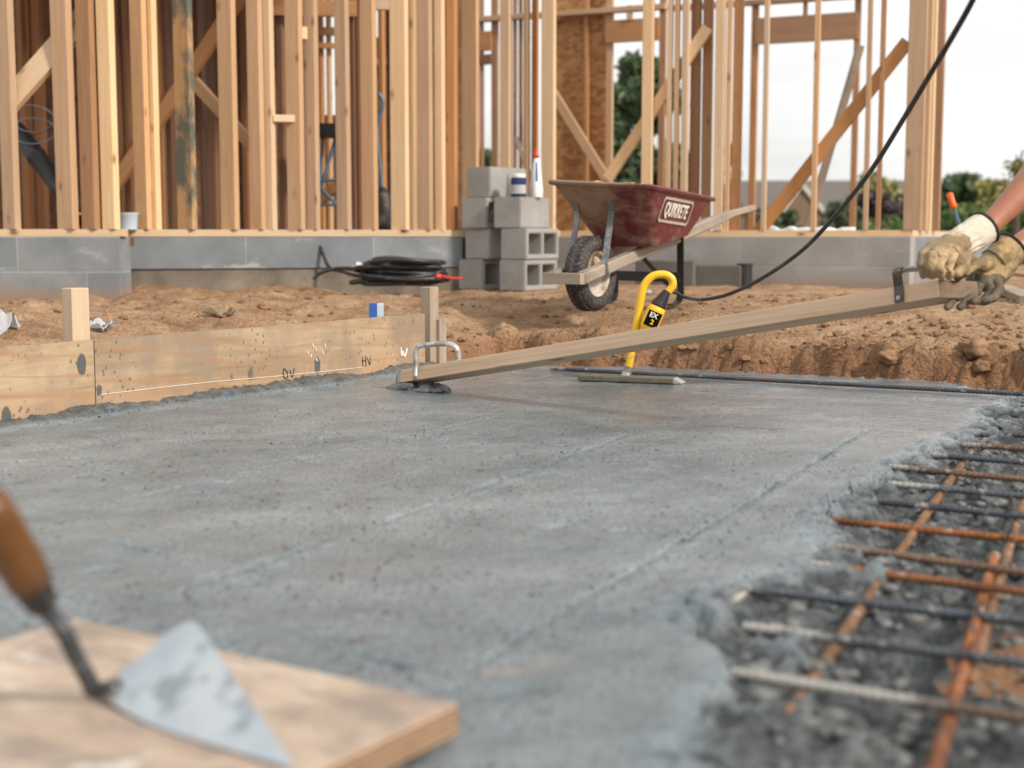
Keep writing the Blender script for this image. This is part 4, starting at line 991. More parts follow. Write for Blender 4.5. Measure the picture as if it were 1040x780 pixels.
# struts, legs
def strap(name, pts, w, t, mat, wide):
    bm = bmesh.new(); pts = [V(p) for p in pts]; rows = []
    for i, p in enumerate(pts):
        tg = (pts[min(i + 1, len(pts) - 1)] - pts[max(i - 1, 0)]).normalized(); wv = (V(wide) - tg * V(wide).dot(tg)).normalized(); nv = tg.cross(wv)
        rows.append([bm.verts.new(p + wv * a * w / 2 + nv * b * t / 2) for a, b in ((-1, -1), (1, -1), (1, 1), (-1, 1))])
    for p, q in zip(rows, rows[1:]):
        for k in range(4): bm.faces.new((p[k], p[(k + 1) % 4], q[(k + 1) % 4], q[k]))
    bm.faces.new(rows[0][::-1]); bm.faces.new(rows[-1]); return obj(name, bm, mat, wb)
fn = (FRc - FL).cross(FLb - FL).normalized(); fn = fn if fn.y < 0 else -fn
def on_front(px, py, o=.006):
    d = ray(px, py); return CAM + d * ((FL - CAM).dot(fn) / d.dot(fn)) + fn * o
nr = lerp(n0, n1, .115)
strap('strut', [on_front(620, 204), on_front(622, 213, .008), Q(620, 224, on_front(622, 213).y - .03), nr + V((0, 0, .03)) + sw * .015, nr + sw * .027 - V((0, 0, .02))], .030, .006, M['strut_steel'], sw)
fr2 = lerp(f0, f1, .16)
strap('strut', [on_front(584, 204), on_front(586, 213, .008), Q(586, 224, on_front(586, 213).y - .02), fr2 + V((0, 0, .03)), fr2 - V((0, 0, .02))], .030, .006, M['strut_steel'], sw)
lg0 = lerp(n0, n1, .60) - V((0, 0, .02)); gzl = hfun(lg0.x, lg0.y)
def leg(p, dirb):
    g = hfun(p.x + dirb.x * .05, p.y) + .004
    strap('leg', [p + V((0, 0, .03)), p, V((p.x, p.y, g + .05)) + dirb * .01, V((p.x, p.y, g + .018)) + dirb * .005 - hb * .012, V((p.x, p.y, g + .002)) - hb * .05, V((p.x, p.y, g + .004)) - hb * .12], .036, .008, M['black_steel'], sw)
leg(lg0, hb)
lg1 = lerp(f0, f1, .62) - V((0, 0, .02)); leg(lg1, hb)
strap('leg_brace', [lerp(n0, n1, .36) - V((0, 0, .02)), lerp(lg0, V((lg0.x, lg0.y, gzl)), .8) - hb * .03], .03, .006, M['black_steel'], sw)
strap('leg_brace', [lerp(f0, f1, .36) - V((0, 0, .02)), lerp(lg1, V((lg1.x, lg1.y, gzl)), .8) - hb * .03], .03, .006, M['black_steel'], sw)
c0 = lerp(V((lg0.x, lg0.y, gzl)), lg0, .45); c1 = lerp(V((lg1.x, lg1.y, gzl)), lg1, .45)
strap('cross_brace', [c0, c1], .05, .006, M['black_steel'], (0, 0, 1))
# dry mix showing above the rim
bm = bmesh.new(); nx = 24
vg = {}
for i in range(nx + 1):
    for j in range(nx + 1):
        u, v = i / nx, j / nx; p = lerp(lerp(FL, FRc, u), lerp(RLc, RRc, u), v); p = ctr + (p - ctr) * .93
        edge = min(u, 1 - u, v, 1 - v); p.z += -.026 + .046 * sm(edge / .22) * (1 - .75 * sm((v - .25) / .5)) + .014 * fr(p.x, p.y, 24, 3, 3); vg[i, j] = bm.verts.new(p)
for i in range(nx):
    for j in range(nx): bm.faces.new((vg[i, j], vg[i + 1, j], vg[i + 1, j + 1], vg[i, j + 1]))
tag(obj('sand_heap', bm, M['sand'], smooth=True), 'heap of dry sandy mix filling the red wheelbarrow', 'sand')

# ------------------------------------------------------------------ concrete block stack
BA = R(-33); bu = V((math.cos(BA), math.sin(BA), 0)); bv = V((-math.sin(BA), math.cos(BA), 0))
def block(corner, label, hollow=True, rot=0.0):
    """near-left lower corner; short end along bu, long hollow side along bv, cores open to +bu"""
    a, l, h = .19, .39, .193
    bm = bmesh.new()
    def P(u, v, z): return V((u, v, z))
    if hollow:
        # cross-section in (v,z) extruded along u, two cores
        wl = .032; cw = (l - 3 * wl) / 2
        vs = [0, wl, wl + cw, 2 * wl + cw, l - wl, l]; zs = [0, wl, h - wl, h]
        grid = {}
        for ui, u in enumerate((0, a)):
            for i, v in enumerate(vs):
                for j, z in enumerate(zs): grid[ui, i, j] = bm.verts.new((u, v, z))
        hole = {(1, 1), (3, 1)}
        for i in range(5):
            for j in range(3):
                if (i, j) in hole:
                    q = [(i, j), (i + 1, j), (i + 1, j + 1), (i, j + 1)]
                    for k in range(4):
                        x, y = q[k], q[(k + 1) % 4]; bm.faces.new((grid[0, x[0], x[1]], grid[0, y[0], y[1]], grid[1, y[0], y[1]], grid[1, x[0], x[1]]))
                else:
                    for ui in (0, 1): bm.faces.new([grid[ui, x, y] for x, y in ((i, j), (i + 1, j), (i + 1, j + 1), (i, j + 1))])
        for i in range(5):
            for j in (0, 3): bm.faces.new([grid[x, y, j] for x, y in ((0, i), (1, i), (1, i + 1), (0, i + 1))])
        for j in range(3):
            for i in (0, 5): bm.faces.new([grid[x, i, y] for x, y in ((0, j), (1, j), (1, j + 1), (0, j + 1))])
    else:
        bmesh.ops.create_cube(bm, size=1.0)
        for v in bm.verts: v.co = V(((v.co.x + .5) * a, (v.co.y + .5) * l, (v.co.z + .5) * h))
    bmesh.ops.recalc_face_normals(bm, faces=bm.faces)
    sharp = [e for e in bm.edges if len(e.link_faces) == 2 and e.calc_face_angle(0) > .5]
    bmesh.ops.bevel(bm, geom=sharp, offset=.006, segments=2, affect='EDGES')
    me = bpy.data.meshes.new('concrete_block'); bm.to_mesh(me); bm.free()
    o = link('concrete_block', me, M['block']); o.location = corner; o.rotation_euler = (0, 0, BA + rot)
    tag(o, label, 'concrete block', 'grey concrete blocks stacked by the house')
bz = hfun(Q(500, 293, 8.9).x, 8.9, False) + .0
bz = CAMZ - 54 * 8.9 / F
def bc(px, y, lev): p = Q(px, 293, y); return V((p.x, p.y, bz + lev * .1945))
block(bc(465.5, 9.0, 0), 'grey hollow block at the bottom left of the stack')
block(bc(507, 8.78, 0), 'grey hollow block at the bottom right, nearest the barrow wheel')
block(bc(472.5, 8.98, 1), 'grey block second up on the left side, set back', False)
block(bc(508.5, 8.78, 1), 'hollow block with two dark cores, second up on the right')
block(bc(469, 8.97, 2), 'grey block third up on the left, under the top block')
block(bc(501.5, 8.80, 2), 'solid faced block under the jar and the white bottle', False, R(4))
block(bc(474, 9.02, 3), 'single topmost grey block of the stack', False, R(-4))
block(bc(462.5, 9.28, 1), 'grey block half hidden behind the left of the stack', False)
topz = bz + 3 * .1945
p = bc(501.5, 8.80, 0); jp = Q(526.5, 205, 8.84); jp.z = topz
jar = thing('jar', jp, 'small navy and white jar with a white lid on the block stack', 'jar')
bm = bmesh.new(); lathe(bm, jp, [(.046, .001), (.049, .006), (.049, .112), (.042, .12)], n=28); autosmooth(obj('jar_body', bm, M['navy'], jar))
bm = bmesh.new(); lathe(bm, jp + V((0, 0, .12)), [(.044, 0), (.045, .003), (.045, .02), (.042, .023), (0, .023)], n=28); autosmooth(obj('lid', bm, M['white'], jar))
bm = bmesh.new(); rows = []
for k in range(13):
    an = R(180 + 20 + 140 * k / 12); d_ = V((math.cos(an), math.sin(an), 0)); rows.append([bm.verts.new(jp + d_ * .0497 + V((0, 0, z))) for z in (.02, .075)])
for a, c in zip(rows, rows[1:]): bm.faces.new((a[0], c[0], c[1], a[1]))
bmesh.ops.solidify(bm, geom=bm.faces[:], thickness=.0008); obj('jar_label', bm, M['white'], jar)
sp_ = Q(545, 205, 8.92); sp_.z = topz
sb = thing('caulk_bottle', sp_, 'tall white squeeze bottle with a red nozzle tip on the block stack', 'bottle')
bm = bmesh.new(); lathe(bm, sp_, [(.038, 0), (.040, .01), (.039, .06), (.030, .16), (.020, .235), (.016, .245)], n=24); autosmooth(obj('bottle_body', bm, M['white'], sb))
bm = bmesh.new(); tube(bm, [sp_ + V((0, 0, .245)), sp_ + V((-.002, 0, .265)), sp_ + V((-.006, 0, .30))], [.017, .015, .006], 12); obj('nozzle', bm, M['red_plastic'], sb, True)
bm = bmesh.new(); rows = []
for z in np.linspace(.10, .22, 7):
    rr = float(np.interp(z, [.06, .16, .235], [.039, .030, .020])) + .001
    rows.append([bm.verts.new(sp_ + V((math.cos(a_), math.sin(a_), 0)) * rr + V((0, 0, z))) for a_ in (R(258), R(270), R(282))])
for a, c in zip(rows, rows[1:]):
    for k in range(2): bm.faces.new((a[k], a[k + 1], c[k + 1], c[k]))
bmesh.ops.solidify(bm, geom=bm.faces[:], thickness=.0008); obj('bottle_stripe', bm, plain('blue_stripe', (.05, .22, .55), .4), sb)
# ------------------------------------------------------------------ house: foundations, floor, frames
HA = R(-24); hu = V((math.cos(HA), math.sin(HA), 0)); hv = V((-math.sin(HA), math.cos(HA), 0))     # along the front, and back
SILL = .548
def hline(px_anchor, y_anchor):            # a wall line through a pixel column at a depth, parallel to the front
    p = Q(px_anchor, 240, y_anchor); p.z = 0
    def at(px, back=0.0):
        b_ = p + hv * back; d = ray(px, 240); k = d.x / d.y; s = (k * b_.y - b_.x) / (hu.x - k * hu.y); return b_ + hu * s
    return at
def fline(pa, ya, pb, yb):
    a = Q(pa, 240, ya); b = Q(pb, 240, yb); a.z = b.z = 0; u = (b - a).normalized()
    def at(px, back=0.0):
        q = a + hv * back; d = ray(px, 240); k = d.x / d.y; t = (k * q.y - q.x) / (u.x - k * u.y); return q + u * t
    return at
L1 = fline(121, 8.0, -260, 8.1); L2 = fline(122, 8.42, 470, 9.05); L4 = hline(925, 9.3)
def foundation(a, b, thick, label, zb=-.1, top=None, nm="foundation_wall"):
    SILL_ = SILL if top is None else top
    a, b = V(a), V(b); x = (b - a).normalized(); y = V((-x.y, x.x, 0)); L = (b - a).length
    bm = bmesh.new(); add_box(bm, (L / 2, thick / 2, (zb - SILL_) / 2), (L, thick, SILL_ - zb), None, .004)
    me = bpy.data.meshes.new(nm); bm.to_mesh(me); bm.free(); o = link(nm, me, (M['foundation_pale'] if 'long right' in label else M['foundation']) if top is None else M['footing'])
    mt = Matrix((x, y, V((0, 0, 1)))).transposed().to_4x4(); mt.translation = V((a.x, a.y, SILL_)); o.matrix_world = mt
    tag(o, label, 'foundation', 'concrete block foundation walls'); return o
l1a, l1b = L1(-260), L1(121); l2a, l2b = L2(112), L2(470)
l4b = L4(925); l4a = L4(440)
foundation(l1a, l1b, .2, 'blue grey block foundation jutting forward at the far left')
foundation(l2a, l2b, .2, 'recessed grey foundation behind the cable coil', CAMZ - 31 * l2b.y / F)
foundation(l2a + V((0, .014, 0)), l2b + V((0, .012, 0)), .2, 'soil stained footing course under the recessed foundation', -.1, CAMZ - 31.5 * l2b.y / F, 'footing')
foundation(l4a, l4b, .2, 'long right hand foundation behind the wheelbarrow and the gloves')
foundation(l4b - hu * .2 + hv * .203, l4b - hu * .2 + hv * 6, .2, 'foundation side wall running back at the right house corner') if False else None
sw0 = l4b + hv * .203; foundation(sw0, sw0 + hv * 5.6, .2, 'foundation side wall running back from the right house corner')
# lower footing ledge
bm = bmesh.new(); pa, pb = L4(640), L4(760)
# floor deck (setting)
bm = bmesh.new(); fl = [l1a + hv * .25, l1b + hv * .25 - hu * .1, L2(118, .25), L2(466, .25), L4(500, .28), l4b + hv * .35 - hu * .25, l4b + hv * 6.3 - hu * .25, l1a + hv * 7.5]
fl = [V((p.x, p.y, SILL - .004)) for p in fl]; prism(bm, fl, (0, 0, 1), .05); fo = obj('floor', bm, M['osb_dark']); tag(fo, 'plywood subfloor deck inside the framed house', 'floor', kind='structure')

def wall(name_loc, label): return thing('wall_frame', name_loc, label, 'wall frame', 'timber stud walls of the unfinished house')
TOPZ = 3.02
def plate(parent, a, b, z, mat='wood_light', h=.042, w=.10, name='sill_plate'):
    return beam(name, V((a.x, a.y, z)), V((b.x, b.y, z)), w, h, M[mat], parent, (0, 0, 1), .003)
def stud(parent, at, x0, x1, mat, back=0.0, th=.05, z0=SILL + .042, z1=TOPZ, ang=None, name='stud'):
    """lumber standing between two pixel columns on a wall line"""
    p = at((x0 + x1) / 2, back); w = (x1 - x0) * p.y / F
    ca = math.cos(HA) if ang is None else math.cos(ang); vv = hv if ang is None else V((-math.sin(ang), math.cos(ang), 0))
    wid = max(.03, (w - th * abs(math.sin(HA if ang is None else ang))) / ca)
    q = p + vv * (th / 2 + .004)
    lean = random.uniform(-.006, .006)
    return beam(name, V((q.x, q.y, z0)), V((q.x + lean, q.y, z1)), wid, th, M[mat], parent, -vv, .0025)
def brace(parent, at, a, b, wpx, mat, back=.0, th=.04, name='brace'):
    p0 = at(a[0], back); P0 = Q(a[0], a[1], p0.y); p1 = at(b[0], back); P1 = Q(b[0], b[1], p1.y)
    return beam(name, P0, P1, wpx * p0.y / F, th, M[mat], parent, -hv, .0025)
def hboard(parent, at, x0, x1, y0, y1, mat, back=0.0, th=.045, name='header'):
    p0 = at(x0, back); p1 = at(x1, back); pm = (p0 + p1) / 2
    za = Q((x0 + x1) / 2, (y0 + y1) / 2, pm.y).z; hgt = abs(y1 - y0) * pm.y / F
    return beam(name, V((p0.x, p0.y, za)), V((p1.x, p1.y, za)), hgt, th, M[mat], parent, -hv, .0025)
def panel(parent, at, x0, x1, mat, back, z0=SILL, z1=TOPZ, name='sheathing', th=.014):
    p0 = at(x0, back); p1 = at(x1, back)
    return beam(name, V((p0.x, p0.y, (z0 + z1) / 2)), V((p1.x, p1.y, (z0 + z1) / 2)), z1 - z0, th, M[mat], parent, -hv, 0.001)

# left jutting wall
w1 = wall(V((l1b.x, l1b.y, SILL)), 'jutting timber stud wall at the far left with one pale diagonal brace')
plate(w1, l1a + hv * .06, l1b + hv * .06 - hu * .004, SILL + .021)
plate(w1, l1a + hv * .06, l1b + hv * .06, TOPZ + .021, 'wood', name='top_plate')
for x0, x1, m_ in ((-62, -45, 'wood'), (-120, -100, 'wood'), (0, 18, 'wood'), (55, 77, 'wood'), (80, 99, 'wood_orange'), (101, 119, 'wood_light')): stud(w1, L1, x0, x1, m_)
brace(w1, L1, (2, 112), (86, 17), 24, 'wood_light', .08)
# recessed main wall
w2 = wall(V((l2b.x, l2b.y, SILL)), 'recessed timber stud wall above the cable coil, densely studded at its right end')
plate(w2, L2(118) + hv * .06, l2b + hv * .06, SILL + .021); plate(w2, L2(118) + hv * .06, l2b + hv * .06, TOPZ + .021, 'wood', name='top_plate')
for x0, x1, m_ in ((135, 152, 'wood'), (154, 160, 'wood_light'), (178, 198, 'wood_stain'), (222, 241, 'wood'), (252, 268, 'wood'), (268.5, 279, 'wood_light'), (290, 308, 'wood'), (308.5, 323, 'wood'),
                   (340, 355, 'wood'), (369, 382, 'wood'), (395, 414, 'wood_light'), (414.5, 421.5, 'wood'), (422, 438, 'wood'), (440, 451, 'wood_light'), (451.5, 463, 'wood_orange')): stud(w2, L2, x0, x1, m_)
hboard(w2, L2, 279, 303, 117, 124, 'wood_light', .02, name='blocking')
hboard(w2, L2, 308, 323, 28, 40, 'wood_light', .04, name='blocking')
# partition one metre behind it
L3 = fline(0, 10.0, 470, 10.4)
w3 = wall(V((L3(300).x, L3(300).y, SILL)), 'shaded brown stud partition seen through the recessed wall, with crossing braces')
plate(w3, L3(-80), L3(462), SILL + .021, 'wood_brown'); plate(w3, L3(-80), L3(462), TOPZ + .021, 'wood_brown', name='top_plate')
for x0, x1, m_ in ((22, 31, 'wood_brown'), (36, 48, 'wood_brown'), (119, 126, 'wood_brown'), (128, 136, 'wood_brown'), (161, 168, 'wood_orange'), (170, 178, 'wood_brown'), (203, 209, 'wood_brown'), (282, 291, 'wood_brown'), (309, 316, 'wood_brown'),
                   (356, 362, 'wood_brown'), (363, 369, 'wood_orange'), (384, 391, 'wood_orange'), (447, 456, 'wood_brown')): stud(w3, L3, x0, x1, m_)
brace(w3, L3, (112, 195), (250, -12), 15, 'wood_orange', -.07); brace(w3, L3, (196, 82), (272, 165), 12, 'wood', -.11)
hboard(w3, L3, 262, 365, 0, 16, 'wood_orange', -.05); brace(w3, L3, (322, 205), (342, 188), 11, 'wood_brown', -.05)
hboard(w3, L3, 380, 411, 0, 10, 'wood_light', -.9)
# sheathed back wall on the left
L5 = fline(0, 12.4, 470, 12.8)
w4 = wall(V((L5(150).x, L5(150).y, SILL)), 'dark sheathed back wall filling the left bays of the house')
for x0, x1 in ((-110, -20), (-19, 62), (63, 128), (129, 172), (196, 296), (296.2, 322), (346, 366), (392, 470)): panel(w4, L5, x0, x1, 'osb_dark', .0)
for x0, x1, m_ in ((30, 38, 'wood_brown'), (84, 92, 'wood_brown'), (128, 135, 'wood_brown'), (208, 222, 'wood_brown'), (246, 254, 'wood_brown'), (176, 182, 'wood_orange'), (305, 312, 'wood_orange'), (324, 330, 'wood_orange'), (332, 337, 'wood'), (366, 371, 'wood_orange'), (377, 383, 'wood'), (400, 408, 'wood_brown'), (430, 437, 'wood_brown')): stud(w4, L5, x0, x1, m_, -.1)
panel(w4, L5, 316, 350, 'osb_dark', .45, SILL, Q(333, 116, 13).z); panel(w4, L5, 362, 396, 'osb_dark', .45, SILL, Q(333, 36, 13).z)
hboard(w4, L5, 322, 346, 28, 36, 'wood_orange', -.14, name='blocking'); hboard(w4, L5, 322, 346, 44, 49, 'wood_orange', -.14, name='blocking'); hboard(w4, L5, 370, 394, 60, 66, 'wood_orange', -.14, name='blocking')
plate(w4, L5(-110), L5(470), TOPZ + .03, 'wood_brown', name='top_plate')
# print on the sheathing
pp_ = L5(252, -.02); 
for k, zz in enumerate((1.7, 1.45, 1.15, .95)):
    text_mesh('print', ('APA', 'EXP 1', 'OSB', '7/16')[k], .10, Matrix((V((0, 0, -1)), hu, -hv)).transposed() if False else Matrix((hu, V((0, 0, 1)), hu.cross(V((0, 0, 1))))).transposed(), V((pp_.x + .0, pp_.y, zz)), M['text_black'], w4, .001, .001) if False else None
# upper deck over the left rooms
dk = thing('upper_deck', V((L2(200).x, L2(200).y, TOPZ)), 'plywood deck of the floor above the left rooms', 'deck')
a_, b_, c_, d_ = L2(462, -.15), L1(-260, .1), L5(-110, .2), L5(470, .2)
bm = bmesh.new(); prism(bm, [V((p.x, p.y, TOPZ + .32)) for p in (a_, b_, c_, d_)], (0, 0, 1), .02); obj('deck_panel', bm, M['osb'], dk)
for px in (-90, -30, 30, 90, 150, 210, 262, 315, 370, 425):
    q0, q1 = L2(px, .0), L5(px * .9 + 30, .1); beam('joist', V((q0.x, q0.y, TOPZ + .17)), V((q1.x, q1.y, TOPZ + .17)), .24, .04, M['wood_orange'], dk, (1, 0, 0) if False else tuple(hu))
# return wall and centre posts
w5 = wall(V((L2(490, 1.0).x, L2(490, 1.0).y, SILL)), 'narrow stud wall behind the block stack, at the middle of the house')
L6 = hline(470, 10.0)
plate(w5, L6(464), L6(566), SILL + .021); plate(w5, L6(464), L6(566), TOPZ + .021, 'wood', name='top_plate')
for x0, x1, m_, bk in ((467.5, 485, 'wood', 0), (506, 518, 'wood_light', 0), (530, 537, 'wood', 0), (537.5, 545, 'wood_orange', .05), (548, 563, 'wood_light', -.02)): stud(w5, L6, x0, x1, m_, bk)
L7 = hline(560, 14.2)
w6 = wall(V((L7(600).x, L7(600).y, SILL)), 'back wall with orange strand board panel beside a tall window opening')
for x0, x1, m_ in ((498, 506, 'wood_orange'), (519, 524, 'wood_orange'), (526, 530, 'wood_brown'), (486, 491, 'wood_orange'), (592, 597, 'wood_orange'), (613, 621, 'wood'), (666, 674, 'wood_orange')): stud(w6, L7, x0, x1, m_)
panel(w6, L7, 560, 592, 'osb', .09); panel(w6, L7, 592.5, 615, 'osb', .09)
hboard(w6, L7, 614, 668, 20, 42, 'wood_orange'); hboard(w6, L7, 466, 500, 33, 52, 'wood_orange'); hboard(w6, L7, 466, 500, 56, 66, 'wood_brown', name='sub_header')
plate(w6, L7(466), L7(674), Q(600, 12, L7(600).y).z, 'wood', .05, name='top_plate')
plate(w6, L7(466), L7(674), SILL + .021)
brace(w6, L7, (560, 92), (616, 182), 9, 'wood', -.08)
brace(w6, L7, (470, 15), (560, 80), 6, 'wood_grey', -.1) if False else None
hboard(w6, L7, 556, 568, 14, 20, 'wood_light', name='blocking'); hboard(w6, L7, 635, 640, 6, 20, 'wood', -.02, name='cripple')
# right front wall
w7 = wall(V((l4b.x, l4b.y, SILL)), 'right front stud wall with a long diagonal brace and a built-up corner post')
plate(w7, L4(560) + hv * .06, l4b + hv * .06, SILL + .021); plate(w7, L4(640) + hv * .06, l4b + hv * .06, TOPZ + .021, 'wood', name='top_plate')
for x0, x1, m_, bk in ((649, 661.5, 'wood_light', 0), (674, 680.5, 'wood_light', 0), (681.5, 688, 'wood', 0), (688.5, 697, 'wood_light', 0), (697.5, 709, 'wood_orange', .14), (709.5, 721, 'wood_orange', .14), (722, 733.5, 'wood_light', 0), (734, 739.5, 'wood', 0.02),
                   (740, 751, 'wood_orange', .05), (771, 777.5, 'wood_light', 0), (821.5, 828.5, 'wood', 0), (875, 881, 'wood', 0), (888, 893.5, 'wood_orange', .02), (916, 935, 'wood', 0)): stud(w7, L4, x0, x1, m_, bk, th=.04 if x1 - x0 < 8 else .05)
for bk, m_, ww in ((.32, 'wood_light', .062), (.78, 'wood', .085), (1.12, 'wood_light', .05), (1.5, 'wood_orange', .075)):
    q = l4b + hv * bk - hu * .045; beam('corner_post', V((q.x, q.y, SILL + .042)), V((q.x, q.y, TOPZ)), ww, .088, M[m_], w7, -hv, .0025)
brace(w7, L4, (768, 238), (922, 42), 12.5, 'wood_orange', .07); brace(w7, L4, (617, 182), (719, 28), 11, 'wood_light', .075)
side0, side1 = l4b + hv * .2 - hu * .1, l4b + hv * 5.7 - hu * .1; plate(w7, side0, side1, SILL + .021)
# right back wall with window
L8 = hline(860, 14.0)
w8 = wall(V((L8(815).x, L8(815).y, SILL)), 'back stud wall with an orange window header against the sky')
for x0, x1, m_ in ((758, 766, 'wood_orange'), (861, 868.5, 'wood_orange')): stud(w8, L8, x0, x1, m_, z1=Q(800, 3, L8(800).y).z)
hboard(w8, L8, 764, 866, 16, 42, 'wood_orange', -.01); hboard(w8, L8, 811, 815, 0, 16, 'wood_orange', name='cripple')
plate(w8, L8(676), L8(905), Q(800, 0, L8(800).y).z, 'wood_orange', .05, name='top_plate'); plate(w8, L8(676), L8(905), SILL + .021)
hboard(w8, L8, 868, 878, 46, 48, 'wood', name='blocking') if False else None
# loose props
o = beam('prop_pole', Q(818, 238, 10.2), Q(874, 46, 9.95), .055, .03, M['wood_grey'], None, (0, -1, 0)); tag(o, 'pale grey plank leaning in the window bay behind the long brace', 'plank')
o = beam('prop_pole', Q(562, 240, 10.4), Q(524, 140, 10.2), .035, .03, M['wood_grey'], None, (0, -1, 0)); tag(o, 'thin grey plank leaning behind the white bottle', 'plank')
o = beam('prop_pole', Q(545, 200, 10.9), Q(545, 128, 10.9), .012, .012, M['black_steel'], None, (0, -1, 0)); tag(o, 'thin black rod standing beside the white bottle', 'rod')

# ------------------------------------------------------------------ things in and by the house
p = Q(131, 236, L2(131).y); p = V((L2(131).x, L2(131).y, SILL + .042)) + hv * .0 - V((0, .02, 0))
tb = bmesh.new(); lathe(tb, p, [(.055, 0), (.062, .085), (.066, .09), (.066, .1), (.060, .1), (.052, .01), (0, .01)], n=28); tag(autosmooth(obj('plastic_tub', tb, M['pale_blue'])), 'pale blue plastic tub on the sill plate beside the jutting corner', 'tub')
a, b = Q(15, 130, 9.3), Q(86, 222, 9.0)
dt = thing('black_tube', b, 'thick black tube with a wire loop leaning inside the left bay', 'tube')
bm = bmesh.new(); tube(bm, [lerp(a, b, t) for t in (0, .02, .3, .32, .34, .6, .62, 1)], [.05, .06, .062, .068, .062, .062, .066, .066], 18); obj('sleeve', bm, M['black_rubber'], dt, True)
bm = bmesh.new(); cc = Q(35, 139, 8.9); tube(bm, [cc + V((.14 * math.cos(t), .04 * math.sin(t * 1.3), .10 * math.sin(t) + .012 * t)) for t in np.linspace(0, 12, 60)], .0035, 6); obj('wire_loop', bm, M['teal_steel'], dt, True)
bm = bmesh.new(); add_box(bm, Q(82, 217, 8.9), (.04, .03, .018), None, .003); obj('yellow_tab', bm, M['yellow'], dt)
# cable coil
cc = Q(408, 279, 8.35); cc.z = CAMZ - 47 * 8.35 / F - .01
bm = bmesh.new(); pts = []
cr = random.Random(3)
for i in range(15):
    rx, ry = cr.uniform(.20, .29) - .005 * i, cr.uniform(.12, .19); ox, oy = cr.uniform(-.055, .055), cr.uniform(-.04, .04); zz = .014 + .0088 * i
    for k in range(16):
        an = 2 * math.pi * k / 16; pts.append(cc + V((ox + rx * math.cos(an), oy + ry * math.sin(an), zz + .012 * math.sin(an + i * 1.7) + .005 * math.sin(an * 3 + i) + .0085 * k / 16)))
ce = thing('cable_coil', cc, 'black rubber cable coil lying on the soil below the recessed wall', 'cable coil')
tube(bm, spline(pts, 2), .0145, 8); obj('coil', bm, M['cable'], ce, True)
bm = bmesh.new(); tube(bm, spline([Q(446, 279, 8.2), Q(455, 282, 8.3), Q(470, 283, 8.6)], 6), .008, 8); tube(bm, [Q(443, 281, 8.12), Q(447, 281, 8.15)], .014, 10); obj('red_connector', bm, M['red_plastic'], ce, True)
bm = bmesh.new(); add_box(bm, Q(366, 269, 8.3), (.05, .03, .022), Matrix.Rotation(.4, 3, 'Y'), .004); obj('white_tag', bm, M['white'], ce)
bm = bmesh.new(); tube(bm, spline([Q(310, 226, 9.0), Q(320, 238, 8.85), Q(328, 258, 8.75), Q(335, 272, 8.7), Q(348, 276, 8.6), Q(362, 280, 8.4), Q(380, 281, 8.3)], 7), .011, 8)
tube(bm, spline([Q(318, 283, 8.5), Q(326, 277, 8.5), Q(340, 273, 8.5), Q(358, 273, 8.4), Q(372, 276, 8.3)], 7), .012, 8)
tag(obj('ground_cable', bm, M['cable'], smooth=True), 'black cord running from the sill down to the cable coil', 'cord')
# blue box behind the form board
bp = on_line(403, .10); bm = bmesh.new(); bxz = CAMZ - (322 - 240) * bp.y / F
tp = thing('tape_roll', V((bp.x, bp.y, bxz)), 'small blue and white carton behind the form board', 'carton')
bm = bmesh.new(); add_box(bm, V((bp.x - .012, bp.y, bxz + .028)), (.030, .05, .060), None, .003); obj('carton_side', bm, M['blue'], tp)
bm = bmesh.new(); add_box(bm, V((bp.x + .0165, bp.y, bxz + .028)), (.024, .048, .058), None, .003); obj('carton_front', bm, M['pale_blue'], tp)
# scraps of white sheeting
def scrap(px, py, w, d, label, seed, mat='white_sheet', curl=.03):
    c = GH(px, py); bm = bmesh.new(); g = {}
    for i in range(13):
        for j in range(9):
            u, v = i / 12 - .5, j / 8 - .5; x, y = c.x + u * w + .02 * nz(u, v, 3, seed), c.y + v * d + .02 * nz(u, v, 3, seed + 4)
            g[i, j] = bm.verts.new((x, y, max(hfun(x, y), c.z - .01) + .006 + curl * abs(nz(u, v, 2.5, seed + 8)) * 2))
    for i in range(12):
        for j in range(8): bm.faces.new((g[i, j], g[i + 1, j], g[i + 1, j + 1], g[i, j + 1]))
    bmesh.ops.solidify(bm, geom=bm.faces[:], thickness=.002); tag(obj('plastic_scrap', bm, M[mat], smooth=True), label, 'scrap', 'scraps lying on the soil')
scrap(5, 302, .26, .12, 'flat white plastic scrap by the left foundation', 2)
scrap(2, 340, .10, .16, 'crumpled white plastic scrap behind the left form board', 5, curl=.07)
scrap(103, 335, .09, .06, 'small pale scrap behind the form board right of the pale stake', 9)
scrap(222, 322, .13, .05, 'grey sliver of debris on the soil in the middle left', 12, 'sand')
scrap(660, 300, .05, .04, 'tiny white chip left of the black barrow leg', 14); scrap(712, 290, .06, .04, 'tiny white chip right of the black barrow leg', 15); scrap(1002, 290, .14, .06, 'white scrap on the soil under the gloves', 17)
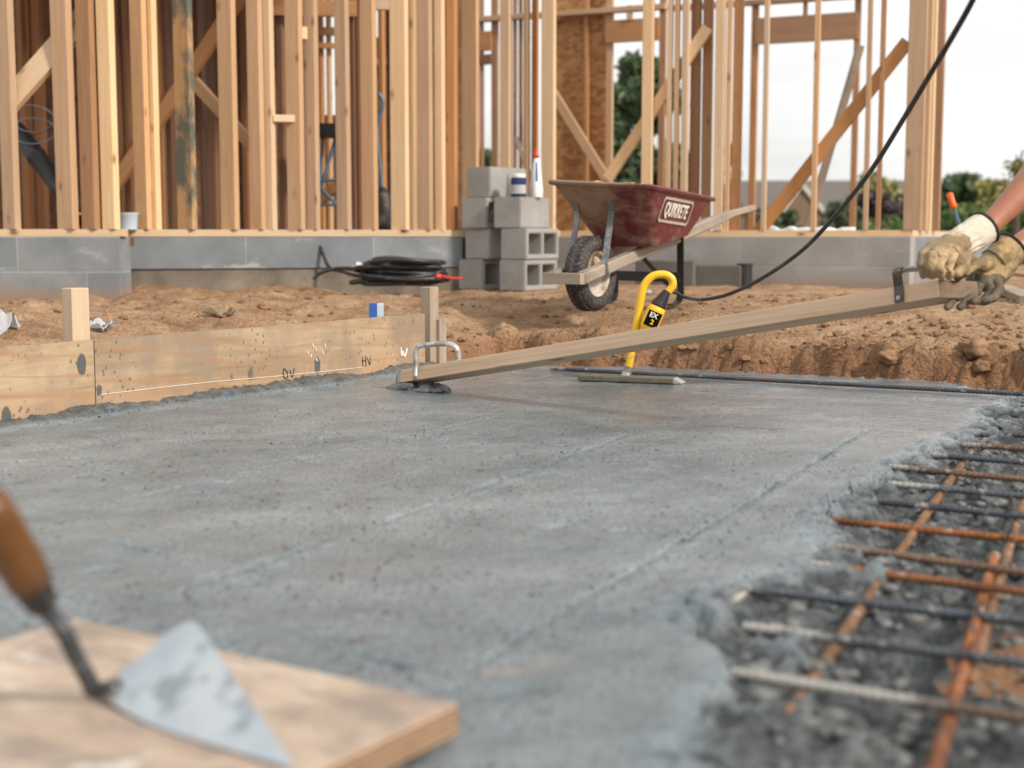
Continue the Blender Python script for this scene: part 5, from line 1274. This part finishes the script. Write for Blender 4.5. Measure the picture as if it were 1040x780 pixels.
# drain parts and kerb blocks at the right foundation
q = L4(720, -.24); z_ = hfun(q.x, q.y)
bm = bmesh.new(); add_box(bm, V((q.x, q.y, z_ + .06)), (.50, .16, .17), Matrix.Rotation(HA, 3, 'Z'), .012); tag(obj('kerb_block', bm, M['kerb']), 'dark concrete kerb block against the foundation behind the barrow legs', 'kerb block', 'dark kerb blocks')
q = L4(678, -.3); bm = bmesh.new(); add_box(bm, V((q.x, q.y, z_ + .08)), (.42, .14, .19), Matrix.Rotation(HA, 3, 'Z'), .012); tag(obj('kerb_block', bm, M['kerb']), 'darker kerb block behind the barrow wheel and frame', 'kerb block', 'dark kerb blocks')
q = L4(757, -.26); bm = bmesh.new(); lathe(bm, V((q.x, q.y, z_ - .03)), [(.05, 0), (.05, .17), (.055, .17), (.055, .185), (.043, .185), (.043, .05), (0, .05)], n=24); tag(autosmooth(obj('drain_pipe', bm, M['black_rubber'])), 'short black drain pipe stub standing by the foundation', 'pipe')
# white sheeting rolled on the right sill, seen through the bay
bm = bmesh.new(); q0, q1 = L4(778, .35), L4(868, .35); pts = [lerp(q0, q1, t) + V((0, 0, SILL + .03 + .025 * noise.noise(V((t * 9, 1, 0))))) for t in np.linspace(0, 1, 30)]
tube(bm, pts, [.035 + .018 * noise.noise(V((t * 7, 3, 0))) for t in np.linspace(0, 1, 30)], 10); tag(obj('sheeting_roll', bm, M['white_sheet'], smooth=True), 'crumpled white sheeting along the sill below the right window', 'sheeting')
# steps and tools inside
sh = thing('trestle', V((Q(333, 235, 9.9).x, 9.9, SILL)), 'blue grey folding trestle standing inside behind the recessed wall', 'trestle')
bm = bmesh.new(); add_box(bm, Q(333, 133, 9.9), (.26, .3, .085), None, .005); obj('top_board', bm, M['black_steel'], sh)
for a, b in (((341, 140), (326, 192)), ((326, 192), (342, 208)), ((341, 140), (344, 236)), ((328, 140), (322, 236))):
    bm = bmesh.new(); tube(bm, [Q(a[0], a[1], 9.9), Q(b[0], b[1], 9.87)], .013, 8); obj('leg', bm, M['teal_steel'], sh)
for yy in (183, 208):
    bm = bmesh.new(); tube(bm, [Q(326, yy, 9.87), Q(344, yy, 9.87)], .011, 8); obj('rung', bm, M['teal_steel'], sh)
hg = thing('tool_bag', Q(388, 236, 9.9), 'dark tool bag with a hanging strap inside behind the sunlit stud', 'bag')
bm = bmesh.new(); tube(bm, [Q(388, y_, 9.9) for y_ in (236, 228, 210, 198, 190)], [.07, .085, .075, .06, .02], 14, flat=(1, .7)); obj('bag_body', bm, M['black_rubber'], hg, True)
bm = bmesh.new(); tube(bm, spline([Q(388, 195, 9.9), Q(386, 170, 9.9), Q(383, 132, 9.9), Q(389, 105, 9.9), Q(384, 94, 9.9)], 6), .014, 8); obj('strap', bm, M['teal_steel'], hg, True)
# orange gripped tool standing at the right corner
a, b = Q(964, 196, 8.3), Q(985, 262, 8.2)
to = thing('hand_tool', V((b.x, b.y, b.z)), 'slim blue shafted tool with an orange grip standing behind the front glove', 'tool')
bm = bmesh.new(); c_ = lerp(a, b, .24); tube(bm, [lerp(a, c_, t) for t in (0, .08, .5, .9, 1)], [.012, .021, .019, .021, .015], 14); obj('grip', bm, M['orange'], to, True)
bm = bmesh.new(); tube(bm, [c_, b, V((b.x + .02, b.y - .02, hfun(b.x, b.y)))], .011, 10); obj('shaft', bm, M['teal_steel'], to, True)
# lumber lying at the right edge
for i, (a, b, m_, lb_) in enumerate([((1018, 296), (1100, 306), 'wood_grey', 'weathered board lying on the soil at right, nearest the trench'), ((1012, 279), (1110, 281), 'wood_orange', 'brown board lying farther back at the right frame edge'), ((1005, 268), (1120, 270), 'wood_grey', 'grey board farthest back at the right frame edge')]):
    p, q = GH(a[0], a[1]), GH(b[0] - 60, b[1] - 5 * 0); q = p + (q - p).normalized() * 1.6; q.z = hfun(q.x, q.y)
    o = beam('loose_board', p + V((0, 0, .02)), q + V((0, 0, .02)), .10, .04, M[m_], None, (0, 0, 1)); tag(o, lb_, 'board', 'loose boards on the ground')

# ------------------------------------------------------------------ foreground: plywood offcut and trowel
ZB = .045
c1, c2 = G(78, 628, ZB), G(466, 714, ZB); ux = (c2 - c1).normalized(); uy = V((-ux.y, ux.x, 0)); uy = uy if uy.y < 0 else -uy
bw = (c2 - c1).length; bl_ = .62
bm = bmesh.new(); add_box(bm, (0, 0, 0), (bw, bl_, .036), None, .003)
for f in bm.faces: f.material_index = 0 if abs(f.normal.z) > .7 else 1
me = bpy.data.meshes.new('plywood_board'); bm.to_mesh(me); bm.free()
pbd = link('plywood_board', me, [M['ply_face'], M['ply_edge']]); 
mt = Matrix((ux, -uy, V((0, 0, 1)))).transposed().to_4x4(); mt.translation = c1 + ux * bw / 2 + uy * bl_ / 2 - V((0, 0, .018)); pbd.matrix_world = mt
tag(pbd, 'thick plywood offcut lying on the wet slab under the trowel', 'board')
H = G(98, 704, ZB + .010); T = G(303, 782, ZB + .006); Sh = Q(194, 624, H.y + .07)
trw = thing('trowel', H, 'brick trowel with a wooden handle resting on the plywood offcut', 'trowel')
nb = (T - H).cross(Sh - H).normalized(); nb = nb if nb.z > 0 else -nb
low_s = lerp(H, T, .33) - (Sh - H) * .10
outl = []
for p, a, b, r in ((H, low_s, Sh, .036), (Sh, H, T, .028), (T, Sh, low_s, .022), (low_s, T, H, .05)):
    u = (a - p).normalized() * r; w = (b - p).normalized() * r
    for k in range(6): t = k / 5; outl.append(p + u * (1 - t) ** 2 + w * t ** 2)
bm = bmesh.new(); prism(bm, outl, nb, .0035); bmesh.ops.bevel(bm, geom=[e for e in bm.edges], offset=.0008, segments=1, affect='EDGES'); obj('blade', bm, M['blade'], trw)
hp = [Q(16, 540, 1.36), Q(42, 606, 1.42), Q(50, 622, 1.435)]
h1 = Q(41, 610, 1.42); hd = (h1 - Q(-20, 500, 1.33)).normalized(); h0 = h1 - hd * .135
bm = bmesh.new(); tube(bm, spline([H + (lerp(Sh, T, .4) - H) * .18 + nb * .003, H + nb * .004, Q(90, 690, H.y - .02), Q(76, 665, H.y - .045), Q(64, 640, H.y - .07), h1 + hd * .01], 7), .0095, 12); obj('shank', bm, M['shank_steel'], trw, True)
bm = bmesh.new(); tube(bm, [h1 + hd * t for t in (-.034, -.032, .004, .012)], [.0195, .0205, .0170, .011], 18); obj('ferrule', bm, M['black_steel'], trw, True)
bm = bmesh.new(); tube(bm, [h1 - hd * t for t in (.028, .03, .06, .09, .12, .145, .152, .155)], [.0195, .0225, .0240, .0230, .0235, .0215, .015, .004], 22); obj('handle', bm, M['wood_handle'], trw, True)

# ------------------------------------------------------------------ background: trees, house, hedges
def tree(px, ytop, dist, wpx, hfrac, mat, label, nleaf=2600, leaf=.16, base_frac=.12, name='leafy_tree', seed=1, sparse=False, cat='tree'):
    rg = random.Random(seed); gz = hfun(Q(px, 240, dist).x, dist, False); top = Q(px, ytop, dist); ht = top.z - gz; base = V((top.x, dist, gz)); rad = wpx * dist / F / 2
    t = thing(name, base, label, cat, 'trees and shrubs beyond the house')
    bm = bmesh.new(); tube(bm, [base + V((.05 * k * rg.uniform(-1, 1), 0, ht * k / 5 * .9)) for k in range(6)], [max(.02, .035 * ht * (1 - k / 6.5)) for k in range(6)], 8)
    for k in range(9):
        z = ht * rg.uniform(.25, .8); an = rg.uniform(0, 6.28); e = base + V((math.cos(an) * rad * .8, math.sin(an) * rad * .8, min(ht * .97, z + ht * .16))); tube(bm, [base + V((0, 0, z)), lerp(base + V((0, 0, z)), e, .5) + V((0, 0, .04 * ht)), e], [.016 * ht, .010 * ht, .004 * ht], 6)
    obj('trunk', bm, M['bark'], t)
    bm = bmesh.new(); clumps = []
    for k in range(10 if sparse else 26):
        an = rg.uniform(0, 6.28); zz = rg.uniform(base_frac, .93); prof = math.sin(math.pi * min(1, (zz * .85 + .15))) ** .6 if hfrac else 1 - zz * .75
        rr = rad * prof * math.sqrt(rg.random()) * .85; clumps.append((base + V((math.cos(an) * rr, math.sin(an) * rr, ht * zz)), rad * rg.uniform(.22, .42)))
    for k in range(nleaf):
        c, r = rg.choice(clumps); d = V((rg.gauss(0, 1), rg.gauss(0, 1), rg.gauss(0, .8))); p = c + d.normalized() * r * rg.random() ** .4
        p.z = max(p.z, base.z + .02); p.z = min(p.z, top.z)
        a = V((rg.gauss(0, 1), rg.gauss(0, 1), rg.gauss(0, 1))).normalized() * leaf * rg.uniform(.5, 1); b = a.cross(V((rg.gauss(0, 1), rg.gauss(0, 1), rg.gauss(0, 1)))).normalized() * leaf * .45
        bm.faces.new([bm.verts.new(p + q) for q in (-a, b, a, -b)])
    obj('crown', bm, M[mat], t)
tree(655, 52, 34, 95, 1, 'leaf_dark', 'big dark tree filling the tall window opening', 5200, .20, .05, seed=2)
tree(628, 95, 36, 40, 1, 'leaf_dark', 'slimmer dark tree left of the big one in the window', 2400, .18, .05, seed=3)
tree(492, 150, 36, 40, 1, 'leaf_dark', 'dark bush seen behind the top of the block stack', 1600, .16, .05, seed=4)
tree(744, 140, 40, 26, 1, 'leaf_dark', 'small sparse tree in the gap right of the red barrow', 700, .14, .2, seed=5, sparse=True)
tree(893, 172, 62, 60, 1, 'leaf_yellow', 'yellowish green tree between the right brace and corner post', 2600, .26, .05, seed=6)
tree(885, 195, 52, 76, 1, 'leaf_plum', 'dark plum leaved hedge shrub in front of the yellowish tree', 2600, .2, .03, 'shrub', 7, cat='shrub')
tree(905, 220, 45, 60, 1, 'leaf_green', 'low bright green shrub at the foot of the plum hedge', 1500, .12, .03, 'shrub', 8, cat='shrub')
tree(852, 206, 50, 60, 1, 'leaf_dark', 'dark rounded shrub in front of the neighbour house', 2000, .16, .03, 'shrub', 9, cat='shrub')
tree(795, 214, 52, 60, 1, 'leaf_dark', 'dark low shrub at the left end of the neighbour house', 2000, .16, .03, 'shrub', 10, cat='shrub')
tree(972, 178, 72, 74, 1, 'leaf_dark', 'dark green tree right of the house corner post', 3200, .26, .03, seed=11)
tree(1012, 184, 70, 70, 1, 'leaf_yellow', 'olive yellow tree behind the gloved hands', 3200, .26, .03, seed=12)
tree(1050, 178, 74, 80, 1, 'leaf_dark', 'dark green tree at the right frame edge behind the arm', 3000, .28, .03, seed=13)
tree(985, 208, 60, 80, 1, 'leaf_green', 'bright green shrub below the dark right hand tree', 2600, .18, .02, 'shrub', 14, cat='shrub')
tree(1040, 205, 60, 90, 1, 'leaf_green', 'wide green shrub below the arm at the right frame edge', 2600, .18, .02, 'shrub', 15, cat='shrub')
tree(1036, 140, 30, 46, 1, 'leaf_yellow', 'sparse twiggy treetop above the forearm at the right frame edge', 240, .07, .62, seed=16, sparse=True)
tree(945, 190, 78, 70, 1, 'leaf_green', 'mid green tree just visible right of the corner post', 2400, .28, .03, seed=21)
tree(1000, 196, 82, 120, 1, 'leaf_green', 'broad green tree filling the gap behind the olive tree', 3400, .3, .03, seed=22)
tree(1110, 150, 70, 90, 1, 'leaf_dark', 'dark tree just outside the right frame edge', 1500, .3, .03, seed=17) if False else None
# neighbour house
hz = hfun(10, 75, False); nh = thing('neighbour_house', V((Q(845, 240, 75).x, 75, hz)), 'low brown neighbour house with a grey roof and pale gable trim', 'house')
xl, xr = Q(752, 240, 75).x, Q(945, 240, 75).x; ze = Q(800, 212, 75).z; zr = Q(800, 181, 75).z
bm = bmesh.new(); add_box(bm, ((xl + xr) / 2, 78, (hz + ze) / 2), (xr - xl, 6, ze - hz)); obj('wall', bm, M['siding'], nh)
bm = bmesh.new(); prism(bm, [V((xl - .4, 74.6, ze)), V((xl - .4, 78, zr)), V((xl - .4, 81.4, ze))], (-1, 0, 0), xr - xl + .8); rf = obj('roof', bm, M['roof'], nh)
gx0, gx1, gxm = Q(796, 240, 74).x, Q(832, 240, 74).x, Q(812, 240, 74).x; gzt = Q(812, 188, 74).z
bm = bmesh.new(); prism(bm, [V((gx0, 73.8, hz)), V((gx0, 73.8, ze - .1)), V((gxm, 73.8, gzt)), V((gx1, 73.8, ze - .1)), V((gx1, 73.8, hz))], (0, -1, 0), 2); obj('gable', bm, M['siding'], nh)
for a, b in ((gx0 - .2, gxm), (gx1 + .2, gxm)): beam('gable_trim', V((a, 73.7, ze - .2)), V((b, 73.7, gzt + .05)), .22, .1, M['trim'], nh)
for k, px in enumerate((772, 850, 900)):
    c = Q(px, 226, 74.9); f_ = bmesh.new(); add_box(f_, (c.x, 74.95, c.z), (1.3, .12, 1.1), None, .02); fo_ = obj('window', f_, M['trim'], nh); g_ = bmesh.new(); add_box(g_, (c.x, 74.9, c.z), (1.1, .08, .9)); obj('pane', g_, M['glass'], fo_)

# ------------------------------------------------------------------ light and sky
w = bpy.data.worlds.new('World'); S.world = w; w.use_nodes = True
nt = w.node_tree; bg = nt.nodes['Background']
sky = nt.nodes.new('ShaderNodeTexSky'); sky.sky_type = 'NISHITA'; sky.sun_disc = False
EL, AZ = R(34), R(128)       # azimuth clockwise from +Y: sun behind the camera on the right
sky.sun_elevation = EL; sky.sun_rotation = AZ; sky.altitude = 50; sky.air_density = 1.0; sky.dust_density = 3.5; sky.ozone_density = 1.5
tc = nt.nodes.new('ShaderNodeTexCoord')
cl = N(nt, 'ShaderNodeTexNoise', Vector=mapping(nt, tc.outputs['Generated'], (1.2, 1.2, 4.5)), Scale=1.8, Detail=6.0, Roughness=.55).outputs['Fac']
cm = ramp(nt, cl, [(.32, g3(.62)), (.62, g3(.96))])
nt.links.new(mix(nt, cm, sky.outputs[0], (12.8, 12.75, 12.5)), bg.inputs['Color']); bg.inputs['Strength'].default_value = .085
sl = bpy.data.lights.new('sun', 'SUN'); sl.energy = 3.6; sl.angle = R(7); sl.color = (1.0, .89, .76)
so = bpy.data.objects.new('sun', sl); COL.objects.link(so)
dirs = V((math.sin(AZ) * math.cos(EL), math.cos(AZ) * math.cos(EL), math.sin(EL)))
so.rotation_euler = dirs.to_track_quat('Z', 'Y').to_euler(); so.location = dirs * 30
vs = S.view_settings; vs.view_transform = 'Standard'; vs.look = 'None'; vs.exposure = 0.11; vs.gamma = 1.0; vs.use_curve_mapping = False
